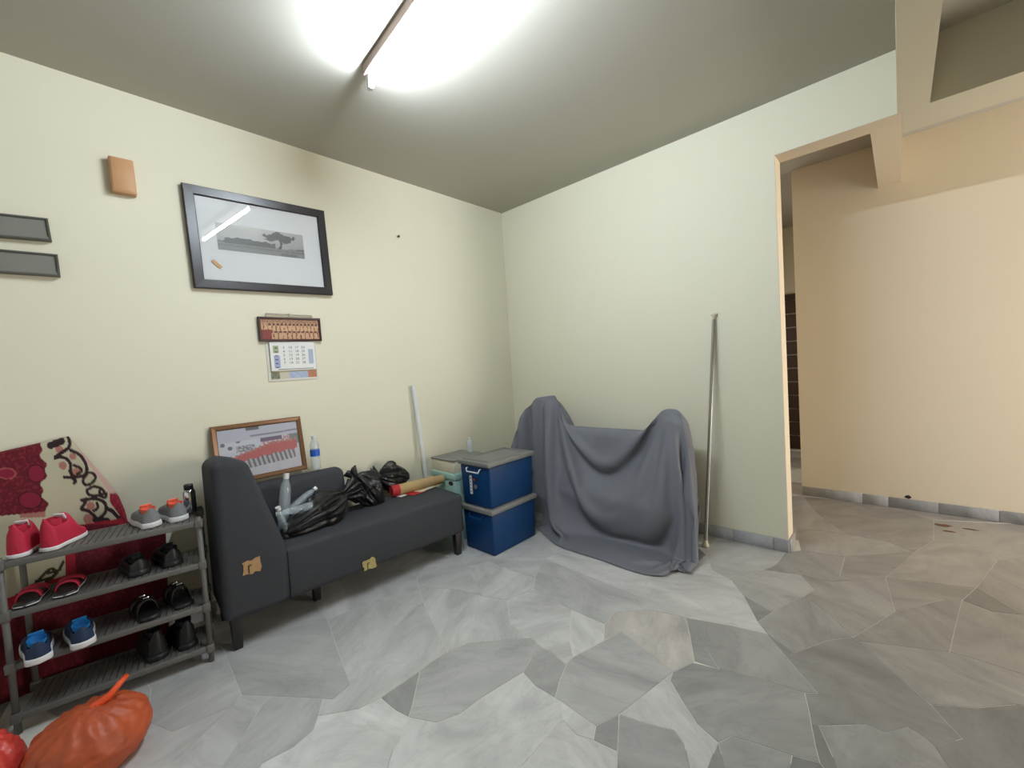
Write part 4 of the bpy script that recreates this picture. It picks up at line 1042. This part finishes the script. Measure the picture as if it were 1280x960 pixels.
# steel flask behind the grey shoes
t = thing('steel_flask', (0.285,-2.905,z1), 'dark steel flask standing between the grey shoes and the sofa end', 'flask')
bm = NB(); lathe(bm, [(.026,0),(.028,.004),(.028,.11),(.020,.125)], 20); obj('body', bm, M['chrome'], t, True)
bm = NB(); lathe(bm, [(.021,.125),(.021,.148),(.018,.152)], 20); obj('lid', bm, M['black'], t, True)

# ------------------------------------------------------------------ plush rug leaning on the wall behind the rack
SCR = [([(540,100),(555,150),(545,190),(500,220),(430,270)],11), ([(430,280),(470,262),(530,280),(560,330),(545,390),(590,430),(650,420),(690,390),(692,330),(660,270),(620,230),(560,210)],11),
       ([(580,330),(640,350),(650,380),(610,400)],9), ([(500,430),(560,430),(600,460),(580,475)],10), ([(690,390),(740,385),(770,420),(750,460),(710,490),(660,490),(655,440),(690,400)],10),
       ([(690,530),(740,500),(800,510),(840,540),(830,570),(790,560),(800,532)],10), ([(690,530),(690,570),(740,580),(790,575),(850,600),(858,560)],10),
       ([(640,615),(700,608),(760,600),(840,630),(855,690),(830,740),(770,780),(740,740),(690,700),(625,692),(660,650),(680,610)],12), ([(770,640),(785,680),(740,705)],10),
       ([(855,690),(900,700),(950,760),(1010,800)],14), ([(395,180),(485,140)],22), ([(750,780),(860,790)],20)]
SCR2 = [([(25,736),(34,732),(42,724),(53,713),(61,709),(65,718),(51,727),(41,731)],1.9), ([(40,724),(62,722),(74,703)],1.8), ([(55,716),(70,712)],1.5)]
DOT = [(490,335,33),(600,390,38),(575,258,28),(465,205,32),(715,665,36),(690,772,42)]
def chaikin(pl, n=2):
    for _ in range(n):
        q = [pl[0]]
        for (ax,ay),(bx,by) in zip(pl, pl[1:]): q += [(.75*ax+.25*bx,.75*ay+.25*by),(.25*ax+.75*bx,.25*ay+.75*by)]
        pl = q+[pl[-1]]
    return pl
SCR = [(chaikin(p), w*1.25) for p, w in SCR]; SCR2 = [(chaikin(p), w) for p, w in SCR2]
def segd(px, py, pl):
    best = 1e9
    for (ax,ay),(bx,by) in zip(pl, pl[1:]):
        dx, dy = bx-ax, by-ay; tt = max(0, min(1, ((px-ax)*dx+(py-ay)*dy)/(dx*dx+dy*dy+1e-9)))
        d = (px-ax-tt*dx)**2+(py-ay-tt*dy)**2
        if d < best: best = d
    return sqrt(best)
CREAM, INK, PINKD, DRED, MRED, BRED = (.46,.42,.30), (.022,.008,.010), (.36,.15,.12), (.105,.004,.011), (.17,.010,.020), (.33,.012,.025)
def rug_color(u, v):
    X, Y = u*6.4, (v-530)*6.4
    n = noise.noise(Vector((u*.25, v*.25, 3)))
    if v > 690:
        if u > 76 or v > 742-0.30*u: 
            return BRED if (u < 90 and v < 752) else (DRED if n < .2 else MRED)
        if any(segd(u, v, pl) < w for pl, w in SCR2): return (.035,.028,.012)
        return CREAM
    lim = 338 + 22*sin(Y*.021) + 14*sin(Y*.06+1)
    if X < lim and Y < 700 - (lim-X)*-0.08:
        c = DRED if n < .15 else MRED
        for (cx, cy, rx, ry) in ((280,405,72,75),(60,410,80,50),(230,610,95,70),(-120,520,100,90),(-60,300,70,40)):
            e = ((X-cx)/rx)**2+((Y-cy)/ry)**2
            if e < 1: c = (.20,.008,.026) if e < .72 else (.055,.003,.008)
        if ((X-60)/75)**2+((Y-410)/45)**2 < 1 and abs(((X-60)/75)**2+((Y-410)/45)**2-.8) < .2: c = (.30,.06,.06)
        return c
    if v > 658 and u > 75: return BRED if (v < 664 and u > 150 and n > -.2) else (DRED if n < .2 else MRED)
    e = (X-590)*.80 - (Y-120)*.585           # distance from the right edge
    if Y > 560 and e > -62 and X > 885: return MRED if n < .1 else BRED
    if X < 340 and Y > 690: return PINKD if X > 150 and Y < 745 else CREAM
    if Y > 815 - .12*(X-640) and X > 600: return BRED
    best = min((segd(X, Y, pl)/w for pl, w in SCR), default=9)
    if best < 1: return INK
    for (cx, cy, r) in DOT:
        if (X-cx)**2+(Y-cy)**2 < r*r: return PINKD
    if e > -20: return (.46,.30,.26)
    return CREAM
tops = [(-60,588),(0,570),(85,545),(103,565),(135,600),(152,622),(160,640),(164,655),(168,660),(222,656)]
def topv(u):
    for (a, b), (c, d) in zip(tops, tops[1:]):
        if a <= u <= c: return b+(d-b)*(u-a)/(c-a)
    return tops[-1][1]
a11, a12, a13, b11, b12, b13 = 379.026, -20.882, 1369.113, -68.631, -253.404, 619.093
det = a11*b12-a12*b11
def uv2yz(u, v):
    p, q = u-a13, v-b13
    return (p*b12-a12*q)/det, (a11*q-p*b11)/det
us = np.arange(-60, 222.01, 1.0); fr = np.concatenate([np.linspace(0, .47, 120), np.linspace(.475, .75, 56), np.linspace(.77, 1, 12)])
verts, cols = [], []
for f in fr:
    for u in us:
        v0 = topv(u); y, _ = uv2yz(u, v0); v1 = b11*y+b12*0.012+b13
        v = v0+(v1-v0)*f; y, z = uv2yz(u, v); z = max(z, 0.012)
        zt = uv2yz(u, v0)[1]
        x = 0.030 + 0.055*(1-z/1.25) + 0.022*min(1, sqrt(max(0, (zt-z))/.05)) + 0.010*noise.noise(Vector((y*5, z*4, 1)))
        verts.append((x, y+3.4, z)); c = rug_color(u, v); cols += [c[0], c[1], c[2], 1]
nx_, ny_ = len(us), len(fr)
me = bpy.data.meshes.new('plush_rug')
me.from_pydata(verts, [], [(j*nx_+i, (j+1)*nx_+i, (j+1)*nx_+i+1, j*nx_+i+1) for j in range(ny_-1) for i in range(nx_-1)])
ca = me.color_attributes.new('print', 'FLOAT_COLOR', 'POINT'); ca.data.foreach_set('color', cols)
for p in me.polygons: p.use_smooth = True
me.materials.append(M['rug']); o = link_mesh('plush_rug', me); o.location = (0,-3.4,0)
s = o.modifiers.new('thickness', 'SOLIDIFY'); s.thickness = 0.018; s.offset = 1 if False else -1
tag(o, 'red and cream plush rug with black scrollwork propped on the wall behind the shoe rack', 'rug')

# ------------------------------------------------------------------ small marks
def splat(name, loc, rx, ry, seed, m, label, cat, up='z'):
    rnd = random.Random(seed); pts = [(rx*cos(a)*rnd.uniform(.6,1.15), ry*sin(a)*rnd.uniform(.6,1.15)) for a in [2*pi*k/14 for k in range(14)]]
    bm = NB(); prism(bm, pts, 0, .0012)
    if up == 'y': bmesh.ops.transform(bm, matrix=Matrix.Rotation(pi/2, 4, 'X'), verts=bm.verts)
    o = obj(name, bm, m); o.location = loc
    return tag(o, label, cat)
splat('floor_stain', (3.310,1.105,.0008), .055, .032, 1, M['stain'], 'larger rust-brown stain on the marble near the far wall', 'stain')
splat('floor_stain', (3.447,1.105,.0008), .040, .016, 2, M['stain'], 'smaller rust-brown stain to the right of the larger one near the far wall', 'stain')
splat('floor_stain', (3.335,0.985,.0008), .035, .014, 3, M['stain'], 'faint narrow brown stain in front of the other two on the marble', 'stain')
splat('paint_chip', (3.121,1.4075,.104), .026, .016, 4, M['hole'], 'dark chipped spot just above the skirting of the far wall', 'chip', 'y')
